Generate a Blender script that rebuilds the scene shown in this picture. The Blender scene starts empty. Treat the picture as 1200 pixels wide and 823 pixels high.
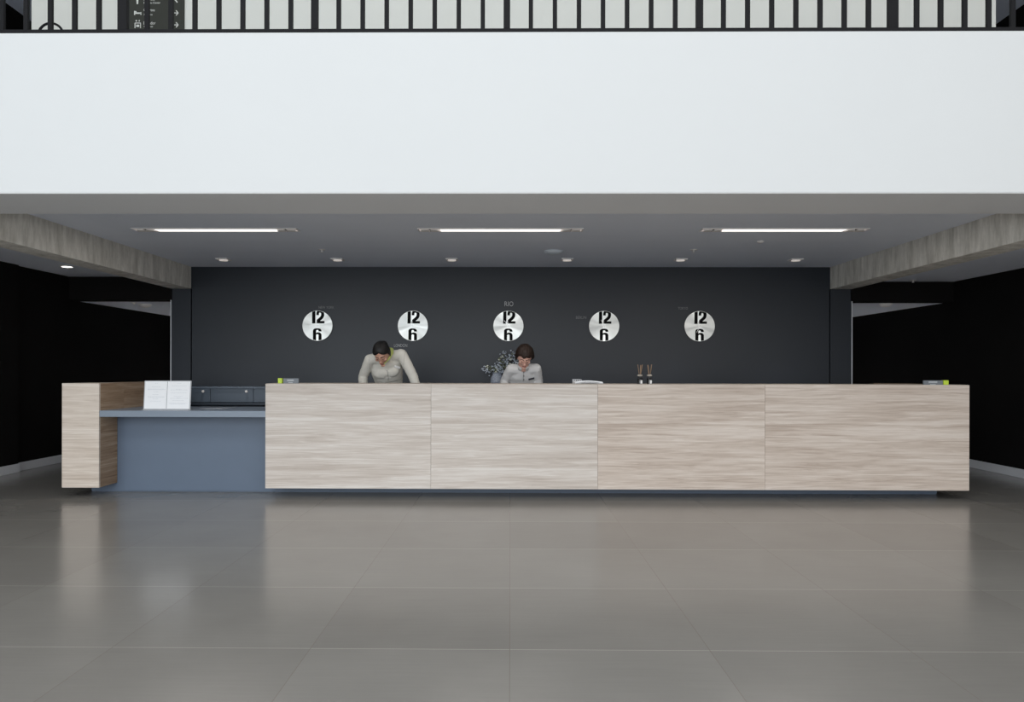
import bpy, bmesh, math, random
from mathutils import Vector, Matrix, Euler, noise
random.seed(7)
R = math.radians
scene = bpy.context.scene
col = scene.collection

# ------------------------------------------------------------------ camera
EYE = 1.259
F = 831.0
YAW, ROLL = R(0.52), R(0.11)
cam_d = bpy.data.cameras.new('camera')
cam = bpy.data.objects.new('camera', cam_d)
col.objects.link(cam)
cam_d.sensor_width = 36.0
cam_d.lens = F / 1200 * 36.0
cam_d.shift_y = 22.5 / 1200
cam_d.shift_x = 0.0080
cam_d.clip_end = 200
CM = Matrix.Rotation(YAW, 3, 'Z') @ Matrix.Rotation(R(90), 3, 'X') @ Matrix.Rotation(ROLL, 3, 'Z')
cam.matrix_world = Matrix.Translation((0, 0, EYE)) @ CM.to_4x4()
scene.camera = cam
scene.view_settings.view_transform = 'Standard'
scene.view_settings.look = 'None'


def P(px, py, Y):
    """world point at depth Y seen at a pixel of the survey photograph"""
    d = CM @ Vector(((px - 590.4) / F, -(py - 434.0) / F, -1))
    return Vector((0, 0, EYE)) + d * (Y / d.y)


# --------------------------------------------------------------- materials
def lin(c):
    return tuple(((v / 255) / 12.92 if v / 255 <= 0.04045 else ((v / 255 + 0.055) / 1.055) ** 2.4) for v in c)


def base_mat(name):
    m = bpy.data.materials.new(name)
    m.use_nodes = True
    nt = m.node_tree
    return m, nt, nt.nodes['Principled BSDF']


def N(nt, t, **kw):
    n = nt.nodes.new(t)
    for k, v in kw.items():
        if k in n.inputs.keys():
            n.inputs[k].default_value = v
        else:
            setattr(n, k, v)
    return n


def plain(name, c, rough=0.5, metal=0.0, spec=0.5, var=0.06, scale=12.0, bump=0.0, emit=None, estr=0.0, alpha=None, trans=0.0):
    """paint / plastic / metal with a little procedural mottling"""
    m, nt, b = base_mat(name)
    L = nt.links
    tc = N(nt, 'ShaderNodeTexCoord')
    nz = N(nt, 'ShaderNodeTexNoise', Scale=scale, Detail=4.0)
    L.new(tc.outputs['Object'], nz.inputs['Vector'])
    mix = N(nt, 'ShaderNodeMix', data_type='RGBA')
    mix.inputs[6].default_value = tuple(v * (1 - var) for v in c) + (1,)
    mix.inputs[7].default_value = tuple(min(1, v * (1 + var)) for v in c) + (1,)
    L.new(nz.outputs['Fac'], mix.inputs[0])
    L.new(mix.outputs[2], b.inputs['Base Color'])
    b.inputs['Roughness'].default_value = rough
    b.inputs['Metallic'].default_value = metal
    b.inputs['Specular IOR Level'].default_value = spec
    if trans:
        b.inputs['Transmission Weight'].default_value = trans
    if bump:
        bp = N(nt, 'ShaderNodeBump', Strength=bump, Distance=0.01)
        L.new(nz.outputs['Fac'], bp.inputs['Height'])
        L.new(bp.outputs['Normal'], b.inputs['Normal'])
    if emit:
        b.inputs['Emission Color'].default_value = tuple(emit) + (1,)
        b.inputs['Emission Strength'].default_value = estr
    return m


def wood(name, lo, mid, hi, warm=1.0):
    m, nt, b = base_mat(name)
    L = nt.links
    tc = N(nt, 'ShaderNodeTexCoord')
    oi = N(nt, 'ShaderNodeObjectInfo')
    sep = N(nt, 'ShaderNodeSeparateXYZ')
    L.new(tc.outputs['Object'], sep.inputs[0])
    add = N(nt, 'ShaderNodeMath', operation='ADD')
    L.new(sep.outputs['X'], add.inputs[0])
    L.new(sep.outputs['Y'], add.inputs[1])
    rnd = N(nt, 'ShaderNodeMath', operation='MULTIPLY')
    L.new(oi.outputs['Random'], rnd.inputs[0])
    rnd.inputs[1].default_value = 37.0
    com = N(nt, 'ShaderNodeCombineXYZ')
    L.new(add.outputs[0], com.inputs['X'])
    L.new(rnd.outputs[0], com.inputs['Y'])
    L.new(sep.outputs['Z'], com.inputs['Z'])

    def nz(sx, sz, detail, dist, rough=0.6):
        mp = N(nt, 'ShaderNodeMapping')
        mp.inputs['Scale'].default_value = (sx, 1, sz)
        L.new(com.outputs[0], mp.inputs['Vector'])
        n = N(nt, 'ShaderNodeTexNoise', Scale=1.0, Detail=detail, Distortion=dist, Roughness=rough)
        L.new(mp.outputs[0], n.inputs['Vector'])
        return n.outputs['Fac']
    a = nz(0.55, 11.0, 3.0, 0.5)      # broad bands
    c = nz(1.6, 42.0, 5.0, 1.2, .65)       # grain
    d = nz(5.0, 210.0, 3.0, 0.2)      # pores
    m1 = N(nt, 'ShaderNodeMath', operation='MULTIPLY_ADD')
    L.new(c, m1.inputs[0]); m1.inputs[1].default_value = 0.75
    sc = N(nt, 'ShaderNodeMath', operation='MULTIPLY')
    L.new(a, sc.inputs[0]); sc.inputs[1].default_value = 0.65
    L.new(sc.outputs[0], m1.inputs[2])
    m2 = N(nt, 'ShaderNodeMath', operation='MULTIPLY_ADD')
    L.new(d, m2.inputs[0]); m2.inputs[1].default_value = 0.3
    L.new(m1.outputs[0], m2.inputs[2])
    rp = N(nt, 'ShaderNodeValToRGB')
    e = rp.color_ramp.elements
    e[0].position = 0.60; e[0].color = lo + (1,)
    e[1].position = 1.08; e[1].color = hi + (1,)
    k = rp.color_ramp.elements.new(0.83); k.color = mid + (1,)
    L.new(m2.outputs[0], rp.inputs[0])
    L.new(rp.outputs[0], b.inputs['Base Color'])
    b.inputs['Roughness'].default_value = 0.5
    b.inputs['Specular IOR Level'].default_value = 0.3
    bp = N(nt, 'ShaderNodeBump', Strength=0.12, Distance=0.004)
    L.new(m2.outputs[0], bp.inputs['Height'])
    L.new(bp.outputs['Normal'], b.inputs['Normal'])
    return m


def floor_mat():
    m, nt, b = base_mat('porcelain_tiles')
    L = nt.links
    tc = N(nt, 'ShaderNodeTexCoord')
    sep = N(nt, 'ShaderNodeSeparateXYZ')
    L.new(tc.outputs['Object'], sep.inputs[0])

    def edge(out, off, w):
        a = N(nt, 'ShaderNodeMath', operation='ADD'); a.inputs[1].default_value = 90 + off
        L.new(out, a.inputs[0])
        s = N(nt, 'ShaderNodeMath', operation='DIVIDE'); s.inputs[1].default_value = 0.9
        L.new(a.outputs[0], s.inputs[0])
        fl = N(nt, 'ShaderNodeMath', operation='FLOOR'); L.new(s.outputs[0], fl.inputs[0])
        fr = N(nt, 'ShaderNodeMath', operation='FRACT'); L.new(s.outputs[0], fr.inputs[0])
        pp = N(nt, 'ShaderNodeMath', operation='PINGPONG'); pp.inputs[1].default_value = 0.5
        L.new(s.outputs[0], pp.inputs[0])
        lt = N(nt, 'ShaderNodeMath', operation='LESS_THAN'); lt.inputs[1].default_value = w / 0.9
        L.new(pp.outputs[0], lt.inputs[0])
        return lt.outputs[0], fl.outputs[0]
    ex, ix = edge(sep.outputs['X'], 0.0, 0.0016)
    ey, iy = edge(sep.outputs['Y'], -3.195 + 0.9 * 4, 0.0022)
    cmb = N(nt, 'ShaderNodeCombineXYZ')
    L.new(ix, cmb.inputs[0]); L.new(iy, cmb.inputs[1])
    wn = N(nt, 'ShaderNodeTexWhiteNoise')
    L.new(cmb.outputs[0], wn.inputs['Vector'])
    nz = N(nt, 'ShaderNodeTexNoise', Scale=1.3, Detail=6.0)
    L.new(tc.outputs['Object'], nz.inputs['Vector'])
    mp = N(nt, 'ShaderNodeMapping'); mp.inputs['Scale'].default_value = (3, 60, 1)
    L.new(tc.outputs['Object'], mp.inputs[0])
    n2 = N(nt, 'ShaderNodeTexNoise', Scale=1.0, Detail=4.0)
    L.new(mp.outputs[0], n2.inputs['Vector'])
    mA = N(nt, 'ShaderNodeMix', data_type='RGBA')
    mA.inputs[6].default_value = (0.268, 0.253, 0.236, 1)
    mA.inputs[7].default_value = (0.294, 0.279, 0.261, 1)
    L.new(wn.outputs['Value'], mA.inputs[0])
    mB = N(nt, 'ShaderNodeMix', data_type='RGBA', blend_type='MULTIPLY')
    mB.inputs[0].default_value = 0.25
    L.new(mA.outputs[2], mB.inputs[6])
    L.new(nz.outputs['Fac'], mB.inputs[7])
    mB2 = N(nt, 'ShaderNodeMix', data_type='RGBA', blend_type='MULTIPLY')
    mB2.inputs[0].default_value = 0.12
    L.new(mB.outputs[2], mB2.inputs[6]); L.new(n2.outputs['Fac'], mB2.inputs[7])
    mC = N(nt, 'ShaderNodeMix', data_type='RGBA')
    L.new(ey, mC.inputs[0]); L.new(mB2.outputs[2], mC.inputs[6])
    mC.inputs[7].default_value = (0.40, 0.38, 0.35, 1)
    mD = N(nt, 'ShaderNodeMix', data_type='RGBA')
    L.new(ex, mD.inputs[0]); L.new(mC.outputs[2], mD.inputs[6])
    mD.inputs[7].default_value = (0.19, 0.17, 0.15, 1)
    L.new(mD.outputs[2], b.inputs['Base Color'])
    r = N(nt, 'ShaderNodeMapRange')
    L.new(nz.outputs['Fac'], r.inputs[0])
    r.inputs[3].default_value = 0.17; r.inputs[4].default_value = 0.23
    L.new(r.outputs[0], b.inputs['Roughness'])
    b.inputs['Specular IOR Level'].default_value = 0.75
    return m


def concrete_mat():
    m, nt, b = base_mat('board_marked_concrete')
    L = nt.links
    tc = N(nt, 'ShaderNodeTexCoord')
    mp = N(nt, 'ShaderNodeMapping'); mp.inputs['Scale'].default_value = (6, 6, 1.2)
    L.new(tc.outputs['Object'], mp.inputs[0])
    n1 = N(nt, 'ShaderNodeTexNoise', Scale=1.6, Detail=8.0, Roughness=0.7)
    L.new(mp.outputs[0], n1.inputs['Vector'])
    n2 = N(nt, 'ShaderNodeTexNoise', Scale=28.0, Detail=6.0)
    L.new(tc.outputs['Object'], n2.inputs['Vector'])
    rp = N(nt, 'ShaderNodeValToRGB')
    e = rp.color_ramp.elements
    e[0].position = 0.36; e[0].color = (0.54, 0.515, 0.46, 1)
    e[1].position = 0.68; e[1].color = (0.93, 0.90, 0.84, 1)
    L.new(n1.outputs['Fac'], rp.inputs[0])
    mx = N(nt, 'ShaderNodeMix', data_type='RGBA', blend_type='MULTIPLY'); mx.inputs[0].default_value = 0.12
    L.new(rp.outputs[0], mx.inputs[6]); L.new(n2.outputs['Fac'], mx.inputs[7])
    L.new(mx.outputs[2], b.inputs['Base Color'])
    b.inputs['Roughness'].default_value = 0.9
    bp = N(nt, 'ShaderNodeBump', Strength=0.4, Distance=0.01)
    L.new(n1.outputs['Fac'], bp.inputs['Height'])
    L.new(bp.outputs['Normal'], b.inputs['Normal'])
    return m


def dial_mat():
    m, nt, b = base_mat('radial_brushed_steel')
    L = nt.links
    tc = N(nt, 'ShaderNodeTexCoord')
    sep = N(nt, 'ShaderNodeSeparateXYZ'); L.new(tc.outputs['Object'], sep.inputs[0])
    at = N(nt, 'ShaderNodeMath', operation='ARCTAN2')
    L.new(sep.outputs['Z'], at.inputs[0]); L.new(sep.outputs['X'], at.inputs[1])
    oi = N(nt, 'ShaderNodeObjectInfo')
    cmb = N(nt, 'ShaderNodeCombineXYZ'); L.new(at.outputs[0], cmb.inputs[0]); L.new(oi.outputs['Random'], cmb.inputs[1])
    mp = N(nt, 'ShaderNodeMapping'); mp.inputs['Scale'].default_value = (2.2, 9, 1)
    L.new(cmb.outputs[0], mp.inputs[0])
    nz = N(nt, 'ShaderNodeTexNoise', Scale=1.0, Detail=5.0)
    L.new(mp.outputs[0], nz.inputs['Vector'])
    rg = N(nt, 'ShaderNodeMapRange')
    L.new(nz.outputs['Fac'], rg.inputs[0])
    rg.inputs[1].default_value = 0.3; rg.inputs[2].default_value = 0.7
    rg.inputs[3].default_value = 0.36; rg.inputs[4].default_value = 0.58
    L.new(rg.outputs[0], b.inputs['Roughness'])
    b.inputs['Base Color'].default_value = (0.90, 0.92, 0.90, 1)
    b.inputs['Metallic'].default_value = 0.72
    b.inputs['Anisotropic'].default_value = 0.7
    tg = N(nt, 'ShaderNodeTangent', direction_type='RADIAL', axis='Y')
    L.new(tg.outputs[0], b.inputs['Tangent'])
    return m


def cloth_mat(name, c):
    m, nt, b = base_mat(name)
    L = nt.links
    tc = N(nt, 'ShaderNodeTexCoord')
    n1 = N(nt, 'ShaderNodeTexNoise', Scale=9.0, Detail=3.0)
    L.new(tc.outputs['Object'], n1.inputs['Vector'])
    n2 = N(nt, 'ShaderNodeTexNoise', Scale=260.0, Detail=2.0)
    L.new(tc.outputs['Object'], n2.inputs['Vector'])
    mx = N(nt, 'ShaderNodeMix', data_type='RGBA')
    mx.inputs[6].default_value = tuple(v * .88 for v in c) + (1,)
    mx.inputs[7].default_value = tuple(min(1, v * 1.1) for v in c) + (1,)
    L.new(n2.outputs['Fac'], mx.inputs[0])
    L.new(mx.outputs[2], b.inputs['Base Color'])
    b.inputs['Roughness'].default_value = 0.85
    b.inputs['Specular IOR Level'].default_value = 0.2
    bp = N(nt, 'ShaderNodeBump', Strength=0.5, Distance=0.012)
    L.new(n1.outputs['Fac'], bp.inputs['Height'])
    L.new(bp.outputs['Normal'], b.inputs['Normal'])
    return m


def hair_mat(name, c):
    m, nt, b = base_mat(name)
    L = nt.links
    tc = N(nt, 'ShaderNodeTexCoord')
    mp = N(nt, 'ShaderNodeMapping'); mp.inputs['Scale'].default_value = (160, 22, 30)
    L.new(tc.outputs['Object'], mp.inputs[0])
    n1 = N(nt, 'ShaderNodeTexNoise', Scale=1.0, Detail=4.0)
    L.new(mp.outputs[0], n1.inputs['Vector'])
    mx = N(nt, 'ShaderNodeMix', data_type='RGBA')
    mx.inputs[6].default_value = tuple(v * .5 for v in c) + (1,)
    mx.inputs[7].default_value = tuple(v * 1.6 for v in c) + (1,)
    L.new(n1.outputs['Fac'], mx.inputs[0])
    L.new(mx.outputs[2], b.inputs['Base Color'])
    b.inputs['Roughness'].default_value = 0.5
    b.inputs['Specular IOR Level'].default_value = 0.3
    bp = N(nt, 'ShaderNodeBump', Strength=0.6, Distance=0.004)
    L.new(n1.outputs['Fac'], bp.inputs['Height'])
    L.new(bp.outputs['Normal'], b.inputs['Normal'])
    return m


M = {}
M['white'] = plain('white_plaster', (0.615, 0.632, 0.65), 0.75, var=.012, scale=1.2, spec=.2)
M['soffit'] = plain('soffit_lifted_white', (0.80, 0.81, 0.83), 0.8, var=.02, scale=2, spec=.2)  # same white as the balcony wall, lightened to carry bounce light
M['ceil'] = plain('grey_ceiling_paint', (0.80, 0.845, 0.94), 0.8, var=.04, scale=1.5, spec=.2)
M['darkwall'] = plain('charcoal_wall_panel', (0.0215, 0.0265, 0.0355), 0.42, var=.10, scale=1.4, spec=.35)
M['black'] = plain('black_wall_paint', (0.010, 0.0095, 0.0095), 0.95, var=.2, scale=2, spec=.04)
M['groove'] = plain('black_joint', (0.006, 0.006, 0.007), 0.9, spec=.1)
M['skirt'] = plain('white_skirting', (0.66, 0.68, 0.72), 0.4, var=.02)
M['upper'] = plain('offwhite_wall', (0.66, 0.665, 0.63), 0.8, var=.012, scale=2, spec=.2)
M['floor'] = floor_mat()
M['concrete'] = concrete_mat()
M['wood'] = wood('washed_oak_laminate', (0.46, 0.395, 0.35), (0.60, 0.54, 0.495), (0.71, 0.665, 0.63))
M['wood_warm_lit'] = wood('warm_lit_oak_laminate', (0.37, 0.29, 0.24), (0.56, 0.475, 0.415), (0.67, 0.595, 0.54))  # same oak, with the warmer, dimmer light at right painted into its colour
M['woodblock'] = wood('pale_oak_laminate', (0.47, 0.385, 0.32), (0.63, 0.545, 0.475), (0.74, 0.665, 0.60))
M['wood_shade'] = wood('shaded_oak_laminate', (0.20, 0.125, 0.075), (0.35, 0.245, 0.165), (0.48, 0.365, 0.27))  # oak darkened to carry the shade of sides turned from the light
M['woodedge'] = plain('oak_edge_band', (0.55, 0.47, 0.40), 0.5, var=.12, scale=30)
M['blue'] = plain('blue_grey_laminate', (0.125, 0.165, 0.232), 0.38, var=.05, scale=5, spec=.4)
M['bluetop'] = plain('blue_grey_desktop', (0.21, 0.255, 0.32), 0.35, var=.03, scale=5, spec=.5)
M['drawer'] = plain('blue_grey_drawer', (0.095, 0.125, 0.165), 0.4, var=.06, scale=6)
M['rail'] = plain('charcoal_railing_paint', (0.011, 0.011, 0.013), 0.6, spec=.12, var=.08)
M['steel'] = plain('satin_steel', (0.62, 0.62, 0.62), 0.3, metal=1.0, var=.05)
M['numeral'] = plain('black_numeral', (0.003, 0.003, 0.003), 0.7, spec=.1)
M['dial'] = dial_mat()
M['clockshadow'] = plain('clock_shadow_ring', (0.02, 0.021, 0.023), 0.6)  # dark disc edge drawn as the thin shadow ring round the dial
M['letter'] = plain('pale_grey_lettering', (0.44, 0.45, 0.46), 0.5)
M['letterdim'] = plain('dim_grey_lettering', (0.17, 0.175, 0.18), 0.5)
M['lamp'] = plain('lit_diffuser', (0.95, 0.95, 0.93), 0.6, emit=(1, 0.97, 0.92), estr=1.2)
M['lampsoft'] = plain('softly_lit_lens', (0.9, 0.87, 0.85), 0.5, emit=(1, 0.90, 0.84), estr=0.35)
M['lampend_glow'] = plain('housing_painted_glow', (0.85, 0.80, 0.78), 0.5, emit=(1, 0.86, 0.80), estr=0.38)  # emission stands in for lamp spill on the housing plate
M['lampbright'] = plain('bright_lens', (0.95, 0.93, 0.9), 0.5, emit=(1, 0.93, 0.86), estr=3.0)
M['trimwhite'] = plain('white_lamp_trim', (0.78, 0.76, 0.75), 0.4, var=.03)
M['lampdark'] = plain('lamp_recess', (0.05, 0.047, 0.045), 0.6)
M['detector'] = plain('pale_detector_plastic', (0.62, 0.68, 0.74), 0.35, var=.02)
M['paper'] = plain('white_paper', (0.90, 0.91, 0.94), 0.6, var=.01)
M['ink'] = plain('grey_print', (0.70, 0.72, 0.76), 0.7)
M['acrylic'] = plain('clear_acrylic_edge', (0.42, 0.43, 0.46), 0.15, spec=.7)
M['lime'] = plain('lime_green_plastic', (0.50, 0.66, 0.045), 0.45, var=.04)
M['signgrey'] = plain('slate_sign_face', (0.16, 0.18, 0.205), 0.45)
M['signtext'] = plain('pale_sign_print', (0.50, 0.53, 0.56), 0.5)
M['directory'] = plain('dark_olive_sign', (0.042, 0.044, 0.038), 0.7, spec=.15, var=.05)
M['dirtext'] = plain('white_sign_print', (0.62, 0.63, 0.60), 0.6)
M['bottleblack'] = plain('black_glass', (0.006, 0.006, 0.007), 0.15, spec=.6)
M['tag'] = plain('white_label', (0.80, 0.80, 0.80), 0.6)
M['reed'] = plain('rattan_reed', (0.30, 0.20, 0.13), 0.8, var=.2, scale=40)
M['silver'] = plain('silver_collar', (0.70, 0.66, 0.60), 0.35, metal=.6)
M['vase'] = plain('blue_white_ceramic', (0.26, 0.29, 0.35), 0.35, var=.75, scale=60)
M['leaf'] = plain('dusty_green_leaf', (0.13, 0.15, 0.09), 0.6, var=.4, scale=20)
M['stem'] = plain('brown_stem', (0.07, 0.055, 0.035), 0.8)
M['petalblue'] = plain('dusty_blue_petal', (0.46, 0.51, 0.58), 0.7, var=.3, scale=25)
M['petalwhite'] = plain('cream_petal', (0.66, 0.68, 0.60), 0.7, var=.15, scale=25)
M['uniform_w'] = cloth_mat('beige_uniform_cloth', (0.70, 0.675, 0.615))
M['uniform_m'] = cloth_mat('grey_uniform_cloth', (0.69, 0.68, 0.675))
M['seam'] = plain('uniform_seam', (0.20, 0.19, 0.18), 0.9)
M['seamlight'] = plain('uniform_fold', (0.33, 0.315, 0.285), 0.9)
M['trouser'] = cloth_mat('dark_trouser_cloth', (0.035, 0.035, 0.04))
M['shoe'] = plain('black_shoe_leather', (0.012, 0.012, 0.012), 0.3)
M['skin_w'] = plain('tan_skin', (0.52, 0.29, 0.21), 0.5, var=.08, scale=20)
M['skin_m'] = plain('fair_skin', (0.74, 0.43, 0.34), 0.5, var=.08, scale=20)
M['lips'] = plain('lips', (0.30, 0.09, 0.075), 0.45)
M['hair_w'] = hair_mat('black_hair', (0.011, 0.010, 0.010))
M['hair_m'] = hair_mat('dark_brown_hair', (0.024, 0.013, 0.009))
M['eyewhite'] = plain('eye_white', (0.7, 0.68, 0.66), 0.25)
M['iris'] = plain('dark_iris', (0.012, 0.008, 0.006), 0.2)
M['scarf'] = cloth_mat('lime_scarf_cloth', (0.46, 0.52, 0.17))
M['badge'] = plain('white_name_badge', (0.85, 0.85, 0.85), 0.4)
M['badgedark'] = plain('dark_name_badge', (0.035, 0.035, 0.045), 0.4)
M['warm'] = plain('warm_lens', (0.9, 0.8, 0.6), 0.5, emit=(1, 0.62, 0.22), estr=1.5)


# ------------------------------------------------------------ mesh helpers
def box(bm, x0, x1, y0, y1, z0, z1, bev=0.0):
    r = bmesh.ops.create_cube(bm, size=1.0)
    vs = r['verts']
    for v in vs:
        v.co = Vector(((x0 + x1) / 2 + v.co.x * (x1 - x0), (y0 + y1) / 2 + v.co.y * (y1 - y0), (z0 + z1) / 2 + v.co.z * (z1 - z0)))
    if bev:
        es = list({e for v in vs for e in v.link_edges})
        bmesh.ops.bevel(bm, geom=es, offset=bev, segments=2, affect='EDGES', profile=0.5)
    return vs


def BX(*a, **k):
    bm = bmesh.new(); box(bm, *a, **k); return bm


def cyl(bm, c, r, h, axis='Z', n=32, r2=None):
    ret = bmesh.ops.create_cone(bm, cap_ends=True, segments=n, radius1=r, radius2=r if r2 is None else r2, depth=h)
    rot = {'Z': Matrix.Identity(3), 'Y': Matrix.Rotation(R(90), 3, 'X'), 'X': Matrix.Rotation(R(90), 3, 'Y')}[axis]
    for v in ret['verts']:
        v.co = rot @ v.co + Vector(c)
    return ret['verts']


def lathe(bm, c, prof, n=28):
    """profile of (r, z) turned about z through c"""
    rings = []
    for r, z in prof:
        rings.append([bm.verts.new((c[0] + r * math.cos(2 * math.pi * i / n), c[1] + r * math.sin(2 * math.pi * i / n), c[2] + z)) for i in range(n)])
    for a, b in zip(rings, rings[1:]):
        for i in range(n):
            j = (i + 1) % n
            bm.faces.new((a[i], a[j], b[j], b[i]))
    bm.faces.new(list(reversed(rings[0])))
    bm.faces.new(rings[-1])


def loft(bm, pts, rads, xa=(1, 0, 0), n=18, dome=True):
    """closed elliptical tube through pts; rads = (rx, ry) per point"""
    pts = [Vector(p) for p in pts]
    rads = [(r, r) if not isinstance(r, tuple) else r for r in rads]
    if dome:
        t0 = (pts[0] - pts[1]).normalized(); t1 = (pts[-1] - pts[-2]).normalized()
        h0 = min(rads[0]); h1 = min(rads[-1])
        pre = [(pts[0] + t0 * h0 * k, (rads[0][0] * s, rads[0][1] * s)) for k, s in ((.95, .3), (.7, .71), (.35, .93))]
        post = [(pts[-1] + t1 * h1 * k, (rads[-1][0] * s, rads[-1][1] * s)) for k, s in ((.35, .93), (.7, .71), (.95, .3))]
        pts = [p for p, _ in pre] + pts + [p for p, _ in post]
        rads = [r for _, r in pre] + rads + [r for _, r in post]
    xa = Vector(xa)
    rings = []
    for i, p in enumerate(pts):
        t = (pts[min(i + 1, len(pts) - 1)] - pts[max(i - 1, 0)]).normalized()
        x = xa - t * xa.dot(t)
        if x.length < 1e-4:
            x = Vector((0, 1, 0)) - t * t.y
        x.normalize()
        y = t.cross(x)
        rings.append([bm.verts.new(p + x * rads[i][0] * math.cos(a) + y * rads[i][1] * math.sin(a)) for a in [2 * math.pi * k / n for k in range(n)]])
    for a, b in zip(rings, rings[1:]):
        for i in range(n):
            j = (i + 1) % n
            bm.faces.new((a[i], a[j], b[j], b[i]))
    bm.faces.new(list(reversed(rings[0]))); bm.faces.new(rings[-1])


def tube(bm, pts, r, n=10):
    loft(bm, pts, [r] * len(pts) if not isinstance(r, list) else r, n=n, dome=False)


def ellipsoid(bm, c, rad, mat=None, seg=16):
    ret = bmesh.ops.create_uvsphere(bm, u_segments=seg, v_segments=max(8, seg * 2 // 3), radius=1.0)
    for v in ret['verts']:
        p = Vector((v.co.x * rad[0], v.co.y * rad[1], v.co.z * rad[2])) + Vector(c)
        v.co = mat @ p if mat else p


def prism(bm, poly, y0, y1):
    """polygon in x,z extruded along y"""
    a = [bm.verts.new((x, y0, z)) for x, z in poly]
    b = [bm.verts.new((x, y1, z)) for x, z in poly]
    n = len(poly)
    bm.faces.new(a); bm.faces.new(list(reversed(b)))
    for i in range(n):
        j = (i + 1) % n
        bm.faces.new((a[j], a[i], b[i], b[j]))


# ---------------------------------------------------------- object helpers
def root_loc(o):
    l = Vector((0, 0, 0))
    while o:
        l = l + o.location; o = o.parent
    return l


def obj(name, bm, m, parent=None, smooth=False, loc=None, label=None):
    """bm is in world coordinates; linked as one mesh object"""
    base = root_loc(parent) if parent else Vector((0, 0, 0))
    off = Vector(loc) if loc is not None else Vector((0, 0, 0))
    bmesh.ops.translate(bm, verts=bm.verts, vec=-(base + off) if parent else -off)
    bmesh.ops.recalc_face_normals(bm, faces=bm.faces)
    me = bpy.data.meshes.new(name)
    bm.to_mesh(me); bm.free()
    if m:
        me.materials.append(m)
    if smooth:
        for p in me.polygons:
            p.use_smooth = True
    o = bpy.data.objects.new(name, me)
    col.objects.link(o)
    o.location = off
    if parent:
        o.parent = parent
    if label:
        o['label'] = label
    return o


def autosmooth(o, ang=35):
    me = o.data
    for p in me.polygons:
        p.use_smooth = True
    me.set_sharp_from_angle(angle=R(ang))
    return o


def thing(name, label, cat, loc, group=None):
    o = bpy.data.objects.new(name, None)
    o.empty_display_size = 0.1
    col.objects.link(o)
    o.location = loc
    o['label'] = label; o['category'] = cat
    if group:
        o['group'] = group
    return o


def tag(o, label, cat, group=None):
    o['label'] = label; o['category'] = cat
    if group:
        o['group'] = group
    return o


def struct(name, bm, m, label=None):
    o = obj(name, bm, m)
    o['kind'] = 'structure'
    if label:
        o['label'] = label
    return o


def dup(src, loc, label):
    """copy of a thing with copies of its parts and sub-parts"""
    c = src.copy(); col.objects.link(c)
    c.location = loc; c['label'] = label

    def kids(s, d):
        for ch in list(s.children):
            k = ch.copy(); col.objects.link(k); k.parent = d
            k.matrix_parent_inverse = ch.matrix_parent_inverse.copy()
            kids(ch, k)
    kids(src, c)
    return c


def apply_mods(o):
    dg = bpy.context.evaluated_depsgraph_get()
    me = bpy.data.meshes.new_from_object(o.evaluated_get(dg))
    mats = list(o.data.materials)
    o.modifiers.clear()
    o.data = me
    if not me.materials:
        for m in mats:
            me.materials.append(m)
    return o


def remesh(o, vox, smooth=4):
    r = o.modifiers.new('r', 'REMESH'); r.mode = 'VOXEL'; r.voxel_size = vox
    if smooth:
        s = o.modifiers.new('s', 'SMOOTH'); s.factor = 0.5; s.iterations = smooth
    apply_mods(o)
    for p in o.data.polygons:
        p.use_smooth = True
    return o


def text_bm(s, w, h):
    """flat lettering in x,z facing -y, centred, fitted to w x h"""
    cu = bpy.data.curves.new('t', 'FONT')
    cu.body = s; cu.resolution_u = 3; cu.extrude = 0.5
    t = bpy.data.objects.new('t', cu); col.objects.link(t)
    dg = bpy.context.evaluated_depsgraph_get(); dg.update()
    me = bpy.data.meshes.new_from_object(t.evaluated_get(dg))
    bpy.data.objects.remove(t)
    bm = bmesh.new(); bm.from_mesh(me); bpy.data.meshes.remove(me); bpy.data.curves.remove(cu)
    xs = [v.co.x for v in bm.verts]; ys = [v.co.y for v in bm.verts]
    x0, x1, y0, y1 = min(xs), max(xs), min(ys), max(ys)
    for v in bm.verts:
        v.co = Vector(((v.co.x - (x0 + x1) / 2) / (x1 - x0) * w, -.001 if v.co.z > 0 else .001, (v.co.y - (y0 + y1) / 2) / (y1 - y0) * h))
    return bm


def merge(dst, src, vec=(0, 0, 0), mat=None):
    me = bpy.data.meshes.new('m'); src.to_mesh(me); src.free()
    nv = len(dst.verts)
    dst.from_mesh(me); bpy.data.meshes.remove(me)
    dst.verts.ensure_lookup_table()
    for v in dst.verts[nv:]:
        if mat:
            v.co = mat @ v.co
        v.co += Vector(vec)


# ================================================================ SETTING
YW = 9.70          # back wall
YF0, YF1 = 5.13, 5.80   # balcony edge, soffit back
ZS = EYE + 184.3 * YF1 / F   # soffit height
ZC = 2.671
ZT = EYE + 396.3 * YF0 / F         # top of the balcony wall
XL, XR = -6.07, 6.03
BI_L, BO_L = -4.385, -4.655     # left beam inner / outer
BI_R, BO_R = 4.355, 4.645
ZB = 2.372
ZCL, ZCR = 2.535, 2.475   # side aisle ceilings
ZHL, ZHR = 2.215, 2.205   # header undersides

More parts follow.
